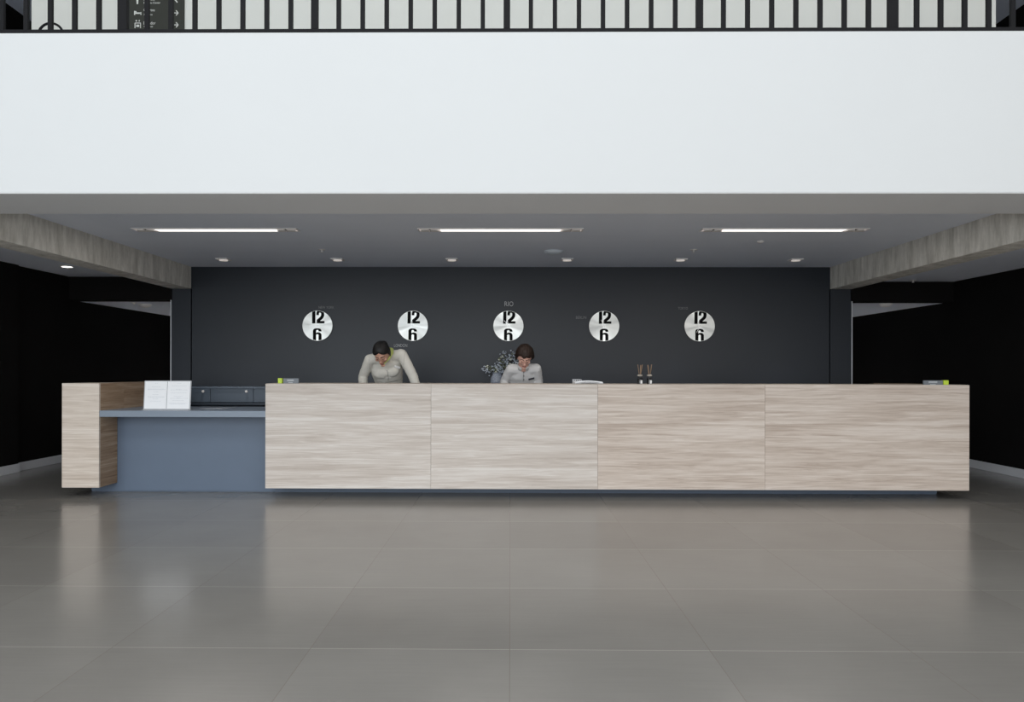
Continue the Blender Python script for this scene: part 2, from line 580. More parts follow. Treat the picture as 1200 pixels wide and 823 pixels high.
struct('floor', BX(-9.5, 9.5, -8.5, 19, -0.10, 0.0), M['floor'])
struct('wall_front', BX(-9.5, 9.5, YF0, YF1, ZS, ZT), M['white'], 'tall white balcony wall above the reception')
struct('trim_1', BX(-9.5, 9.5, YF0 + .004, YF1, ZS - .006, ZS - .0005), M['soffit'], 'white soffit under the balcony wall, bounce light painted in')
struct('ceiling', BX(BI_L, BI_R, YF1, YW + .2, ZC, ZC + .29), M['ceil'])
struct('ceiling.001', BX(-9.5, BO_L, YF1, YW, ZCL, ZCL + .3), M['ceil'])
struct('ceiling.002', BX(BO_R, 9.5, YF1, YW, ZCR, ZCR + .3), M['ceil'])
# beams
for nm, a, b in (('trim_2', BO_L, BI_L), ('trim_3', BI_R, BO_R)):
    bm = bmesh.new()
    box(bm, a, b, YF1, 9.36, ZB, ZC + .15)
    box(bm, a, b, 9.368, YW - .0005, ZB, ZC + .15)
    box(bm, a + .01, b - .01, 9.30, 9.42, ZB + .01, ZC + .15)
    struct(nm, bm, M['concrete'], 'raw concrete ceiling beam')
# back wall
bm = BX(BI_L + .012, BI_R - .012, YW, YW + .2, 0, ZB)
box(bm, BI_L - .05, BI_R + .05, YW, YW + .2, ZB, ZC)
struct('wall_back', bm, M['darkwall'])
bm = bmesh.new(); box(bm, BO_L + .02, BO_R - .02, YW + .12, YW + .3, 0, ZB)
struct('trim_4', bm, M['groove'])
struct('trim_5', BX(BO_L, BI_L - .004, YW, YW + .2, 0, ZB), M['darkwall'])
struct('trim_6', BX(BI_R + .004, BO_R, YW, YW + .2, 0, ZB), M['darkwall'])
struct('trim_7', BX(BO_L - .012, BO_L - .0005, YW - .006, YW + .2, 0, ZHL), M['skirt'], 'thin white corner strip')
struct('trim_8', BX(BO_R + .0005, BO_R + .012, YW - .006, YW + .2, 0, ZHR), M['skirt'], 'thin white corner strip')
# headers and passages
struct('wall_header', BX(XL, BO_L + .01, YW, YW + .25, ZHL, ZC), M['black'])
struct('wall_header.001', BX(BO_R - .01, XR, YW, YW + .25, ZHR, ZC), M['black'])
struct('ceiling.003', BX(XL, BO_L + .2, YW + .25, 17, ZHL, ZHL + .2), M['ceil'])
struct('ceiling.004', BX(BO_R - .2, XR, YW + .25, 17, ZHR, ZHR + .2), M['ceil'])
struct('wall_inner', BX(BO_L + .03, BO_L + .2, YW + .3, 17, 0, ZHL), M['black'])
struct('wall_inner.001', BX(BO_R - .2, BO_R - .03, YW + .3, 17, 0, ZHR), M['black'])
struct('wall_end', BX(-6.6, 6.6, 17, 17.2, 0, ZC), M['black'])
bm = bmesh.new()
box(bm, XL - .3, XL, YF0, 17, 0, ZC + .1)
box(bm, XL - .2, XL + .055, YF0, 8.62, 0, ZCL)
struct('wall_left', bm, M['black'])
struct('wall_right', BX(XR, XR + .3, YF0, 17, 0, ZC + .1), M['black'])
bm = bmesh.new()
box(bm, XL, XL + .014, 8.634, 16.9, 0, .105, bev=.004)
box(bm, XL + .04, XL + .069, YF0, 8.634, 0, .105, bev=.004)
struct('baseboard_left', bm, M['skirt'])
struct('baseboard_right', BX(XR - .014, XR, YF0, 16.9, 0, .105, bev=.004), M['skirt'])
# upper gallery
ZU = ZT - .02
YS = 7.0
UL, UR = P(37, 10, YS).x, P(1167, 10, YS).x
struct('floor_upper', BX(-9.5, 9.5, YF1, 12.5, ZC + .3, ZU), M['ceil'])
struct('wall_upper', BX(UL, UR, YS, YS + .2, ZU, 6.34), M['upper'], 'off-white wall behind the balcony railing')
struct('wall_upper_left', BX(-7.3, -7.0, YF0, 12.5, ZU, 6.34), M['black'])
struct('wall_upper_right', BX(7.1, 7.4, YF0, 12.5, ZU, 6.34), M['black'])
struct('wall_upper_back', BX(-7.3, 7.4, 12.5, 12.7, ZU, 6.34), M['black'])
struct('ceiling_upper', BX(-9.5, 9.5, YF0, 12.7, 6.34, 6.5), M['ceil'])
# the rest of the double-height lobby, behind and beside the photographer
struct('wall_lobby_left', BX(-9.7, -9.5, -8.5, YF0, 0, 8), M['upper'])
struct('wall_lobby_right', BX(9.5, 9.7, -8.5, YF0, 0, 8), M['upper'])
struct('ceiling_lobby', BX(-9.5, 9.5, -8.5, YF0 + .3, 8, 8.2), M['upper'])

# ================================================================ COUNTER
YC = 6.95          # counter front
YK = 7.27          # recessed base
ZB0, ZT0 = 0.093, 1.122
xs = [P(p, 500, YC).x for p in (311, 505, 700.5, 896.5, 1136)]
CL, CR = xs[0], xs[-1]
rc = thing('reception_counter', 'long washed-oak reception counter of four front panels on a recessed dark base', 'counter', ((CL + CR) / 2, 7.2, 0))
for i in range(4):
    a, b = xs[i] + (0.0009 if i else 0), xs[i + 1] - (0.0009 if i < 3 else 0)
    obj('front_panel', BX(a, b, YC, YC + .025, ZB0, ZT0 - .0, bev=.001), M['wood' if i < 2 else 'wood_warm_lit'], rc, loc=(a - rc.location.x, YC - rc.location.y, ZB0))
obj('counter_top', BX(CL, CR, YC + .0255, YC + .45, ZT0 - .03, ZT0 + .0015, bev=.002), M['woodedge'], rc)
obj('end_panel', BX(CL, CL + .025, YC + .0255, YC + .45, ZB0, ZT0 - .031), M['wood'], rc)
obj('end_panel', BX(CR - .025, CR, YC + .0255, YC + .45, ZB0, ZT0 - .031), M['wood'], rc)
obj('bottom_panel', BX(CL + .026, CR - .026, YC + .026, YK + .13, ZB0, ZB0 + .02), M['groove'], rc)
KL, KR = P(324, 575, YK).x, P(1098, 575, YK).x
bm = bmesh.new()
box(bm, KL, KR, YK, YK + .05, .012, ZB0 - .0005)
box(bm, KL, KR, YK + .012, YK + .05, 0, .013)
obj('base_panel', bm, M['blue'], rc)
obj('back_panel', BX(CL + .026, CR - .026, YC + .43, YC + .449, .12, ZT0 - .031), M['blue'], rc)
WTZ = 0.90
obj('staff_worktop', BX(CL + .03, CR - .38, YC + .451, YC + .95, WTZ - .03, WTZ, bev=.002), M['bluetop'], rc)
obj('return_panel', BX(CR - .37, CR, YC + .451, 8.05, ZB0, ZT0 - .002, bev=.0015), M['wood_shade'], rc, label='side return panel of the counter')
obj('return_base', BX(CR - .30, CR - .14, YC + .46, 7.95, 0, ZB0 - .0005), M['blue'], rc)
for x in [KL + .15 + k * (KR - KL - .3) / 7 for k in range(8)]:
    obj('levelling_foot', BX(x - .006, x + .006, YK - .002, YK - .0005, 0.0, .010), M['drawer'], rc)

# low service desk
BL, BRr = P(72.5, 500, YC).x, P(116, 500, YC).x
DL, DR = P(107, 560, YK).x, KL - .004
sd = thing('service_desk', 'low blue-grey service desk slung between the oak end block and the counter', 'desk', ((BRr + CL) / 2, 7.2, 0))
ZD = 0.853
obj('desktop', BX(BRr + .001, CL - .001, YC + .004, 7.78, ZD - .062, ZD, bev=.002), M['bluetop'], sd)
bm = bmesh.new()
box(bm, BRr + .004, CL - .002, YK, YK + .04, .012, ZD - .0625)
obj('modesty_panel', bm, M['blue'], sd)
bm = bmesh.new()
box(bm, DL, DR, YK + .002, YK + .042, .012, ZB0 - .001)
box(bm, DL, DR, YK + .012, YK + .04, 0, .013)
obj('base_panel', bm, M['blue'], sd)
for px in (112, 190, 252, 320):
    x = P(px, 577, YK).x
    obj('levelling_foot', BX(x - .006, x + .006, YK - .002, YK + .0015, 0.0, .010), M['drawer'], sd)

eb = thing('counter_end_block', 'square washed-oak end block standing at the left end of the desk', 'counter', ((BL + BRr) / 2, 7.2, 0))
obj('front_panel', BX(BL, BRr, YC, YC + .025, ZB0, ZT0, bev=.0015), M['woodblock'], eb, loc=(BL - eb.location.x, YC - eb.location.y, ZB0))
obj('side_panel', BX(BRr - .025, BRr, YC + .0255, YC + .45, ZB0, ZT0, bev=.001), M['wood_shade'], eb, label='oak inner side panel, shade painted in')
obj('side_panel', BX(BL, BL + .025, YC + .0255, YC + .45, ZB0, ZT0, bev=.001), M['wood'], eb)
obj('top_panel', BX(BL + .0255, BRr - .0255, YC + .0255, YC + .45, ZT0 - .03, ZT0), M['woodedge'], eb)
obj('bottom_panel', BX(BL + .0255, BRr - .0255, YC + .0255, YC + .45, ZB0, ZB0 + .02), M['groove'], eb)
obj('return_panel', BX(BL, BRr, YC + .451, 8.7, ZB0, ZT0 - .006, bev=.0015), M['wood_shade'], eb, label='oak return panel behind the block, shade painted in')
obj('return_base', BX(DL - .004, BRr - .12, YK + .05, 8.6, 0, ZB0 - .0005), M['blue'], eb)

# drawer cabinet against the back wall
YCB = 9.25
cb = thing('drawer_cabinet', 'long low blue-grey drawer cabinet along the dark back wall', 'cabinet', (0, 9.47, 0))
ca, ce = BI_L + .03, BI_R - .03
ZCB = 1.012
bm = bmesh.new()
box(bm, ca, ce, YCB - .01, YW - .003, ZCB, ZCB + .02)
box(bm, ca, ce, YW - .03, YW - .003, 0.0, ZCB)
box(bm, ca, ca + .02, YCB + .02, YW - .03, 0, ZCB)
box(bm, ce - .02, ce, YCB + .02, YW - .03, 0, ZCB)
box(bm, ca, ce, YCB + .02, YW - .03, .80, .82)
box(bm, ca, ce, YCB + .02, YW - .03, .08, .10)
obj('body', bm, M['drawer'], cb)
d0 = P(246.4, 463, YCB).x; dw = P(297, 463, YCB).x - d0
k = 0
x = d0
while x > ca: x -= dw
while x < ce - .05:
    a, b = max(x, ca), min(x + dw, ce)
    dr = obj('drawer', BX(a + .003, b - .003, YCB, YCB + .40, .832, ZCB - .004, bev=.002), M['drawer'], cb)
    bm = bmesh.new(); cyl(bm, (b - .09, YCB - .009, .975), .016, .017, 'Y', 20)
    autosmooth(obj('knob', bm, M['trimwhite'], dr))
    x += dw

# ================================================================= CLOCKS
def arc(cx, cz, rx, rz, a0, a1, n=10):
    return [(cx + rx * math.cos(R(a0 + (a1 - a0) * i / n)), cz + rz * math.sin(R(a0 + (a1 - a0) * i / n))) for i in range(n + 1)]


RC = 17.6 * YW / F


def numeral(polys):
    bm = bmesh.new()
    for p in polys:
        # clip against the dial outline so the figures run off its edge
        prism(bm, [(x * RC, z * RC) for x, z in p], -.0225, -.0185)
    return bm


def lim(x):
    return math.sqrt(max(0, .985 ** 2 - x * x))


one = [[(-.355, .15), (-.135, .15), (-.135, lim(-.135)), (-.25, lim(-.25)), (-.345, lim(-.345))]]
two = [
    [(-.075, .155), (.47, .155), (.47, .31), (.17, .31), (.30, .42), (.13, .53), (-.03, .40), (-.075, .29)],
    [(.13, .53), (.30, .42), (.40, .53), (.45, .66), (.25, .70), (.22, .62)],
    [(.25, .70), (.45, .66), (.455, .78), (.44, lim(.44)), (.36, lim(.36)), (.26, lim(.26)), (.18, lim(.18)), (.13, .88), (.22, .86), (.255, .80)],
    [(-.07, .70), (.10, .70), (.10, .80), (.13, .88), (.18, lim(.18)), (.05, lim(.05)), (-.02, lim(.02)), (-.065, .86)],
]
six = [
    [(-.29, -lim(.29)), (-.09, -lim(.09)), (-.09, -.38), (-.09, -.34), (-.29, -.34)],
    [(-.29, -.34), (-.09, -.34)] + [(-.07, -.30), (-.02, -.28), (-.02, -.175), (-.12, -.18), (-.22, -.215), (-.27, -.27)],
    [(-.02, -.28), (.05, -.29), (.085, -.335), (.09, -.385), (.27, -.385), (.26, -.30), (.21, -.22), (.11, -.18), (-.02, -.175)],
    [(-.09, -.50), (-.04, -.455), (.06, -.44), (.16, -.455), (.235, -.51), (.275, -.60), (.08, -.63), (.06, -.585), (0, -.565), (-.06, -.58), (-.09, -.62)],
    [(.08, -.63), (.275, -.60), (.28, -lim(.28)), (.18, -lim(.18)), (.08, -lim(.08))],
]
CZ = P(596, 382.2, YW).z


def hand_bm(ang, ln, w, y):
    bm = bmesh.new()
    c, s = math.sin(R(ang)), math.cos(R(ang))
    pts = [(-w, -ln * .22), (w, -ln * .22), (w * .7, ln), (-w * .7, ln)]
    prism(bm, [(px * s + pz * c, -px * c + pz * s) for px, pz in pts], y, y + .0015)
    return bm


def make_clock(x, label):
    t = thing('wall_clock', label, 'clock', (x, YW, CZ), 'world clocks on the dark wall')
    def P_(name, bm, m, **k):
        bmesh.ops.translate(bm, verts=bm.verts, vec=t.location)
        return obj(name, bm, m, t, **k)
    bm = bmesh.new(); cyl(bm, (0, -.005, 0), RC * 1.035, .010, 'Y', 64)
    autosmooth(P_('shadow_backing', bm, M['clockshadow']))
    bm = bmesh.new()
    vs = cyl(bm, (0, -.0145, 0), RC, .008, 'Y', 96)
    autosmooth(P_('dial', bm, M['dial']))
    P_('numeral', numeral(one + two), M['numeral'])
    P_('numeral', numeral(six), M['numeral'])
    return t


specs = [(372.4, 'NEW YORK', 'leftmost'), (484, 'LONDON', 'second'), (595.8, 'RIO', 'middle'), (707.8, 'BERLIN', 'fourth'), (819.5, 'TOKYO', 'rightmost')]
angs = [(265, 352), (92, 352), (322, 352), (332, 352), (205, 352)]
clocks = []
for (px, city, _), (ha, ma) in zip(specs, angs):
    x = P(px, 382, YW).x
    lab = {'NEW YORK': 'round brushed metal wall clock just below the word NEW YORK', 'LONDON': 'round brushed metal wall clock just above the word LONDON',
           'RIO': 'round brushed metal wall clock just below the word RIO', 'BERLIN': 'round brushed metal wall clock just right of the word BERLIN',
           'TOKYO': 'round brushed metal wall clock just below the word TOKYO'}[city]
    t = make_clock(x, lab) if not clocks else dup(clocks[0], (x, YW, CZ), lab)
    clocks.append(t)
for t, (ha, ma) in zip(clocks, angs):
    for nm, a, l, w, y in (('hour_hand', ha, RC * .46, .0028, -.0255), ('minute_hand', ma, RC * .80, .0016, -.0285)):
        bm = hand_bm(a, l, w, y); bmesh.ops.translate(bm, verts=bm.verts, vec=t.location)
        obj(nm, bm, M['steel'], t)
    bm = bmesh.new(); cyl(bm, (0, -.026, 0), .006, .008, 'Y', 16); bmesh.ops.translate(bm, verts=bm.verts, vec=t.location)
    obj('hub', bm, M['steel'], t)

for s, x0, x1, yc, h, m in (('NEW YORK', 373.5, 391.5, 360.3, 3.0, 'letterdim'), ('LONDON', 461.8, 477.2, 405.0, 3.6, 'letter'), ('RIO', 591.3, 601.6, 356.2, 5.6, 'letter'),
                            ('BERLIN', 675, 687, 372.2, 3.2, 'letterdim'), ('TOKYO', 794.5, 806, 361.4, 3.0, 'letterdim')):
    c = P((x0 + x1) / 2, yc, YW)
    bm = text_bm(s, (x1 - x0) * YW / F, h * YW / F)
    bmesh.ops.translate(bm, verts=bm.verts, vec=(c.x, YW + .0002, c.z))
    where = {'NEW YORK': 'above the leftmost clock', 'LONDON': 'below the second clock', 'RIO': 'above the middle clock', 'BERLIN': 'left of the fourth clock', 'TOKYO': 'above the rightmost clock'}[s]
    tag(obj('city_name', bm, M[m], None, loc=(c.x, YW + .0002, c.z)), 'thin grey wall lettering reading %s %s' % (s, where), 'lettering', 'city names beside the clocks')

# ============================================================ CEILING ITEMS
def linear_light(cx, label, first=[None]):
    cy = P(586, 268.7, 0.1 + 7.0).y
    cy = 7.10
    if first[0]:
        return dup(first[0], (cx, cy, ZC), label)
    t = thing('linear_ceiling_light', label, 'ceiling light', (cx, cy, ZC), 'linear ceiling lights')
    first[0] = t
    hl, hw = .825, .070
    bm = bmesh.new()
    for a in ((cx - hl, cx + hl, cy - hw, cy - hw + .012), (cx - hl, cx + hl, cy + hw - .012, cy + hw), (cx - hl, cx - hl + .012, cy - hw + .012, cy + hw - .012), (cx + hl - .012, cx + hl, cy - hw + .012, cy + hw - .012)):
        box(bm, a[0], a[1], a[2], a[3], ZC - .012, ZC - .0005)
    obj('frame', bm, M['trimwhite'], t)
    obj('housing', BX(cx - hl + .012, cx + hl - .012, cy - hw + .012, cy + hw - .012, ZC - .004, ZC - .0008), M['lampend_glow'], t)
    obj('diffuser', BX(cx - .60, cx + .60, cy - hw + .014, cy + hw - .014, ZC - .014, ZC - .0045, bev=.003), M['lamp'], t)
    for s in (-1, 1):
        for q in (.66, .755):
            bm = bmesh.new(); x = cx + s * q
            lathe(bm, (x, cy, ZC - .0185), [(.030, 0), (.041, 0), (.043, .004), (.043, .0142), (.030, .0142)])
            sp = obj('spot_ring', bm, M['trimwhite'], t); autosmooth(sp)
            bm = bmesh.new(); cyl(bm, (x, cy, ZC - .0145), .029, .004, 'Z', 24)
            obj('spot_lens', bm, M['lampsoft'], sp)
        obj('end_plate', BX(cx + s * .705 - .004, cx + s * .705 + .004, cy - hw + .014, cy + hw - .014, ZC - .012, ZC - .0045), M['lampdark'], t)
    return t


for px, lab in ((253.5, 'long lit linear ceiling light nearest the left concrete beam'), (586.5, 'long lit linear ceiling light, middle of the three'), (918.5, 'long lit linear ceiling light nearest the right concrete beam')):
    linear_light(P(px, 268.5, 7.10).x, lab)


def downlight(cx, cy, label, first=[None]):
    if first[0]:
        return dup(first[0], (cx, cy, ZC), label)
    t = thing('square_downlight', label, 'ceiling light', (cx, cy, ZC), 'square downlights')
    first[0] = t
    h = .074
    bm = bmesh.new()
    for a in ((-h, h, -h, -h + .014), (-h, h, h - .014, h), (-h, -h + .014, -h + .014, h - .014), (h - .014, h, -h + .014, h - .014)):
        box(bm, cx + a[0], cx + a[1], cy + a[2], cy + a[3], ZC - .016, ZC - .0005)
    obj('frame', bm, M['trimwhite'], t)
    obj('reflector', BX(cx - h + .014, cx + h - .014, cy - h + .014, cy + h - .014, ZC - .007, ZC - .0008), M['lampdark'], t)
    bm = bmesh.new(); cyl(bm, (cx, cy, ZC - .0165), .052, .018, 'Z', 28)
    autosmooth(obj('lens', bm, M['lampsoft'], t))
    return t


for px, lab in zip((262, 395.5, 529.5, 664.5, 797.5, 932.5), ('leftmost of the six small square downlights near the dark wall', 'second square downlight from the left, beside a sprinkler head',
                   'third square downlight from the left, below the middle linear light', 'fourth square downlight from the left, below the round dome',
                   'fifth square downlight from the left, beside a sprinkler head', 'rightmost of the six small square downlights near the dark wall')):
    downlight(P(px, 303.8, 9.0).x, 9.0, lab)


def sprinkler(px, py, z, lab):
    d = (z - EYE) * F / (434 - py)
    c = P(px, py, d); c.z = z
    t = thing('ceiling_sprinkler', lab, 'sprinkler', c, 'ceiling sprinklers')
    bm = bmesh.new(); lathe(bm, (c.x, c.y, z - .010), [(.030, 0), (.042, .004), (.042, .012), (.02, .012)])
    autosmooth(obj('escutcheon', bm, M['trimwhite'], t))
    bm = bmesh.new(); cyl(bm, (c.x, c.y, z - .019), .009, .018, 'Z', 14)
    obj('body', bm, M['trimwhite'], t)
    bm = bmesh.new(); cyl(bm, (c.x, c.y, z - .030), .017, .004, 'Z', 18)
    obj('deflector', bm, M['trimwhite'], t)


sprinkler(377, 292.5, ZC, 'small white sprinkler head beside the second square downlight')
sprinkler(813, 292.5, ZC, 'small white sprinkler head beside the fifth square downlight')
sprinkler(1070, 328, ZCR, 'small white sprinkler head on the right aisle ceiling outside the beam')
sprinkler(157, 355, ZHL, 'small white sprinkler head in the left passage ceiling')


def dome(px, py, z, r, h, name, lab, cat, m):
    d = (z - EYE) * F / (434 - py)
    c = P(px, py, d); c.z = z
    t = thing(name, lab, cat, c)
    bm = bmesh.new(); cyl(bm, (c.x, c.y, z - .006), r, .011, 'Z', 36)
    autosmooth(obj('base', bm, M['trimwhite'] if m != 'detector' else M[m], t))
    bm = bmesh.new(); lathe(bm, (c.x, c.y, z - .0115 - h), [(r * .05, 0), (r * .45, h * .12), (r * .75, h * .42), (r * .93, h * .8), (r * .95, h)], 36)
    autosmooth(obj('cover', bm, M[m], t), 60)


dome(648.5, 294.3, ZC, .112, .035, 'ceiling_speaker', 'pale round dome on the ceiling above the fourth downlight', 'speaker', 'detector')
dome(891, 282.5, ZC, .038, .012, 'smoke_detector', 'tiny round white disc on the ceiling near the right linear light', 'detector', 'trimwhite')
dome(170, 357, ZHL, .09, .04, 'smoke_detector', 'round white smoke detector on the left passage ceiling', 'detector', 'trimwhite')
dome(1038, 355.5, ZHR, .085, .04, 'smoke_detector', 'round white smoke detector on the right passage ceiling', 'detector', 'trimwhite')
# round aisle downlight
c = P(78.5, 311.5, (ZCL - EYE) * F / (433 - 311.5)); c.z = ZCL
t = thing('round_downlight', 'bright round downlight in the left aisle ceiling beside the beam', 'ceiling light', c)
bm = bmesh.new(); lathe(bm, (c.x, c.y, ZCL - .008), [(.060, 0), (.078, 0), (.08, .004), (.08, .0075), (.060, .0075)], 36)
autosmooth(obj('ring', bm, M['trimwhite'], t))
bm = bmesh.new(); cyl(bm, (c.x, c.y, ZCL - .006), .060, .006, 'Z', 36)
obj('lens', bm, M['lampbright'], t)
# warm wall-washer in the left passage
c = Vector((XL + .45, 13.35, ZHL))
t = thing('round_downlight', 'small warm downlight deep in the left passage ceiling', 'ceiling light', c)
bm = bmesh.new(); lathe(bm, (c.x, c.y, c.z - .008), [(.05, 0), (.065, 0), (.065, .0075), (.05, .0075)], 28)
obj('ring', bm, M['trimwhite'], t)
bm = bmesh.new(); cyl(bm, (c.x, c.y, c.z - .005), .05, .005, 'Z', 28)
obj('lens', bm, M['warm'], t)

# ================================================================= RAILING
YR = YF0 + .035
rl = thing('balcony_railing', 'charcoal metal balcony railing with vertical bars on top of the white wall', 'railing', (0, YR, ZT))
zb0, zb1 = ZT + .002, ZT + .036
px_posts = [-307, -82, 144.5, 369, 594, 819.5, 1046, 1271, 1497]
X = [P(p, 20, YR).x for p in px_posts]
ztop = ZT + 1.0
obj('bottom_rail', BX(X[0], X[-1], YR - .02, YR + .02, zb0, zb1, bev=.002), M['rail'], rl)
obj('handrail', BX(X[0], X[-1], YR - .025, YR + .025, ztop, ztop + .035, bev=.004), M['rail'], rl)
for i, x in enumerate(X):
    w = .034 if px_posts[i] in (144.5, 1046) else .024
    obj('post', BX(x - w, x + w, YR - .02, YR + .02, zb1, ztop, bev=.002), M['rail'], rl)
    if i < len(X) - 1:
        for k in range(1, 8):
            bx = x + (X[i + 1] - x) * k / 8
            obj('bar', BX(bx - .0155, bx + .0155, YR - .012, YR + .012, zb1, ztop), M['rail'], rl)

# directory sign on the gallery wall
a, b = P(150.5, 10, YS), P(216.5, 31, YS)
x0, x1 = a.x, b.x
zt = P(180, -150, YS).z; zbm = P(180, 36, YS).z
ds = thing('directory_sign', 'dark olive directory sign with white icons and arrows behind the railing', 'sign', ((x0 + x1) / 2, YS, zbm))
obj('panel', BX(x0, x1, YS - .02, YS - .001, zbm, zt, bev=.002), M['directory'], ds)


def sign_text(s, pxa, pxb, pyc, hpx):
    c = P((pxa + pxb) / 2, pyc, YS - .021)
    bm = text_bm(s, (pxb - pxa) * YS / F, hpx * YS / F)
    bmesh.ops.translate(bm, verts=bm.verts, vec=(c.x, YS - .0215, c.z))
    obj('lettering', bm, M['dirtext'], ds)


def sign_prism(polys, name):
    bm = bmesh.new()
    for p in polys:
        q = [P(u, v, YS - .021) for u, v in p]
        prism(bm, [(w.x, w.z) for w in q], YS - .0225, YS - .0205)
    obj(name, bm, M['dirtext'], ds)


sign_text('Business', 168.5, 181.5, -1.0, 3.0)
sign_text('Business Center', 168.5, 188, 3.2, 2.2)
sign_text('Quartos', 168.3, 181.5, 12.0, 3.6)
sign_text('Rooms', 168.8, 178.6, 17.0, 2.0)
sign_text('Elevador', 168.3, 182.3, 27.0, 3.4)
sign_text('Elevator', 168.8, 179.5, 31.0, 2.0)
sign_prism([[(159.6, -4), (162.4, -4), (161.9, 4.8), (160.2, 4.8)]], 'icon')
sign_prism([[(157.2, 12.8), (158.4, 12.8), (158.4, 17.6), (157.2, 17.6)], [(158.4, 14.6), (165.6, 14.6), (165.6, 16.2), (158.4, 16.2)], [(164.6, 14.2), (165.8, 14.2), (165.8, 17.4), (164.6, 17.4)], [(158.6, 13.1), (160.0, 13.1), (160.0, 14.3), (158.6, 14.3)]], 'icon')
sign_prism([[(157.8, 27), (158.7, 27), (158.7, 33), (157.8, 33)], [(158.0, 26.6), (165, 26.6), (165, 27.4), (158.0, 27.4)], [(164.2, 27), (165.1, 27), (165.1, 33), (164.2, 33)],
            [(159.8, 29), (163.2, 29), (163.2, 31.6), (159.8, 31.6)], [(159, 23.6), (160.6, 23.6), (160.6, 25.2), (159, 25.2)], [(162.6, 23.8), (163.8, 23.4), (163.8, 25), (162.6, 25.4)]], 'icon')
for yc in (15.2, 29.2):
    sign_prism([[(204.4, yc - .45), (208.6, yc - .45), (208.6, yc + .45), (204.4, yc + .45)], [(205.9, yc - 2.8), (206.8, yc - 3.2), (209.4, yc), (208.2, yc)], [(208.2, yc), (209.4, yc), (206.8, yc + 3.2), (205.9, yc + 2.8)]], 'arrow')
sign_prism([[(204.6, 0), (205.6, -.8), (208.4, 2.4), (207.6, 3.4)], [(203.9, -4), (205, -4), (205.2, 0), (204.2, 0)]], 'arrow')

# round-backed chair on the gallery
cc = P(59.5, 30, 6.6)
ch = thing('hoop_back_chair', 'black chair with a thin rounded hoop back peeking over the balcony edge', 'chair', (cc.x, 6.40, ZU))
zc = P(59.5, 27.2, 6.6).z
bm = bmesh.new()
rr = 15 * 6.6 / F
pts = [(cc.x - rr, 6.59, ZU + .46)] + [(cc.x + rr * math.cos(R(a)), 6.6, zc - rr + rr * math.sin(R(a))) for a in range(180, -1, -12)] + [(cc.x + rr, 6.59, ZU + .46)]
tube(bm, pts, .011, 10); obj('backrest', bm, M['rail'], ch, smooth=True)
bm = bmesh.new(); lathe(bm, (cc.x, 6.42, ZU + .43), [(.17, 0), (.20, .006), (.205, .02), (.19, .032), (.05, .036)], 32)
autosmooth(obj('seat', bm, M['rail'], ch))
for sx in (-1, 1):
    for sy in (-1, 1):
        bm = bmesh.new(); tube(bm, [(cc.x + sx * .13, 6.42 + sy * .13, ZU + .432), (cc.x + sx * .18, 6.42 + sy * .17, ZU)], .011, 10)
        obj('leg', bm, M['rail'], ch, smooth=True)

# ======================================================= ITEMS ON THE DESKS
# double document holder
YH = 7.09
hl_, hr_ = P(168, 481, YH).x, P(222.3, 481, YH).x
hm = P(194.8, 481, YH).x
zt_ = P(195, 446.3, YH + .028).z
dh = thing('document_holder', 'clear acrylic stand holding two white printed pages on the desk', 'sign holder', ((hl_ + hr_) / 2, YH + .05, ZD))
tilt = .028


def sheet(x0, x1, y, z0, z1, th):
    bm = bmesh.new()
    hh = zt_ - ZD
    for vx in box(bm, x0, x1, y, y + th, z0, z1):
        vx.co.y += (vx.co.z - ZD) / hh * tilt
    return bm


obj('back_plate', sheet(hl_ - .004, hr_ + .004, YH + .004, ZD + .001, zt_, .003), M['acrylic'], dh)
bm = bmesh.new(); box(bm, hl_, hr_, YH - .025, YH + .08, ZD + .0005, ZD + .004)
obj('foot', bm, M['acrylic'], dh)
rows_l = [(.93, .05), (.80, .16), (.72, .32), (.70, .30), (.62, .10), (.52, .12), (.44, .30), (.42, .26), (.36, .10), (.28, .20)]
rows_r = [(.93, .06), (.84, .26), (.71, .10), (.69, .30), (.58, .28), (.46, .16), (.40, .06), (.38, .30), (.30, .22), (.20, .34), (.18, .28)]
for (a, b, rows) in ((hl_ + .006, hm - .003, rows_l), (hm + .003, hr_ - .006, rows_r)):
    pg = obj('page', sheet(a, b, YH, ZD + .012, zt_ - .008, .002), M['paper'], dh)
    bm = bmesh.new()
    hgt = zt_ - ZD - .02; w = b - a
    random.seed(int(a * 1000))
    for f_, wd in rows:
        cxx = (a + b) / 2; zz = ZD + .012 + hgt * f_
        yy = YH + (zz - ZD) / (zt_ - ZD) * tilt - .0012
        xx = cxx - wd * w * 1.2
        while xx < cxx + wd * w * 1.2:
            ww = random.uniform(.008, .022)
            box(bm, xx, xx + ww, yy, yy + .0008, zz - .0018, zz + .0018)
            xx += ww + .005
    obj('print', bm, M['ink'], pg)

# loose leaflets on desk
for i, (pa, pb, y, rot, lab) in enumerate(((236, 262, 7.35, 4, 'pale leaflet lying on the low desk beside the document holder'), (254, 272, 7.48, -9, 'pale leaflet lying on the low desk, farther back and to the right'))):
    xa, xb = P(pa, 478, y).x, P(pb, 478, y).x
    bm = BX(-(xb - xa) / 2, (xb - xa) / 2, -.05, .05, 0, .003)
    bmesh.ops.rotate(bm, verts=bm.verts, cent=(0, 0, 0), matrix=Matrix.Rotation(R(rot), 3, 'Z'))
    bmesh.ops.translate(bm, verts=bm.verts, vec=((xa + xb) / 2, y, ZD + .0005))
    tag(obj('leaflet', bm, M['acrylic'], loc=((xa + xb) / 2, y, ZD + .0005)), lab, 'leaflet', 'leaflets on the low desk')

# small counter signs
ZCT = ZT0 + .0016


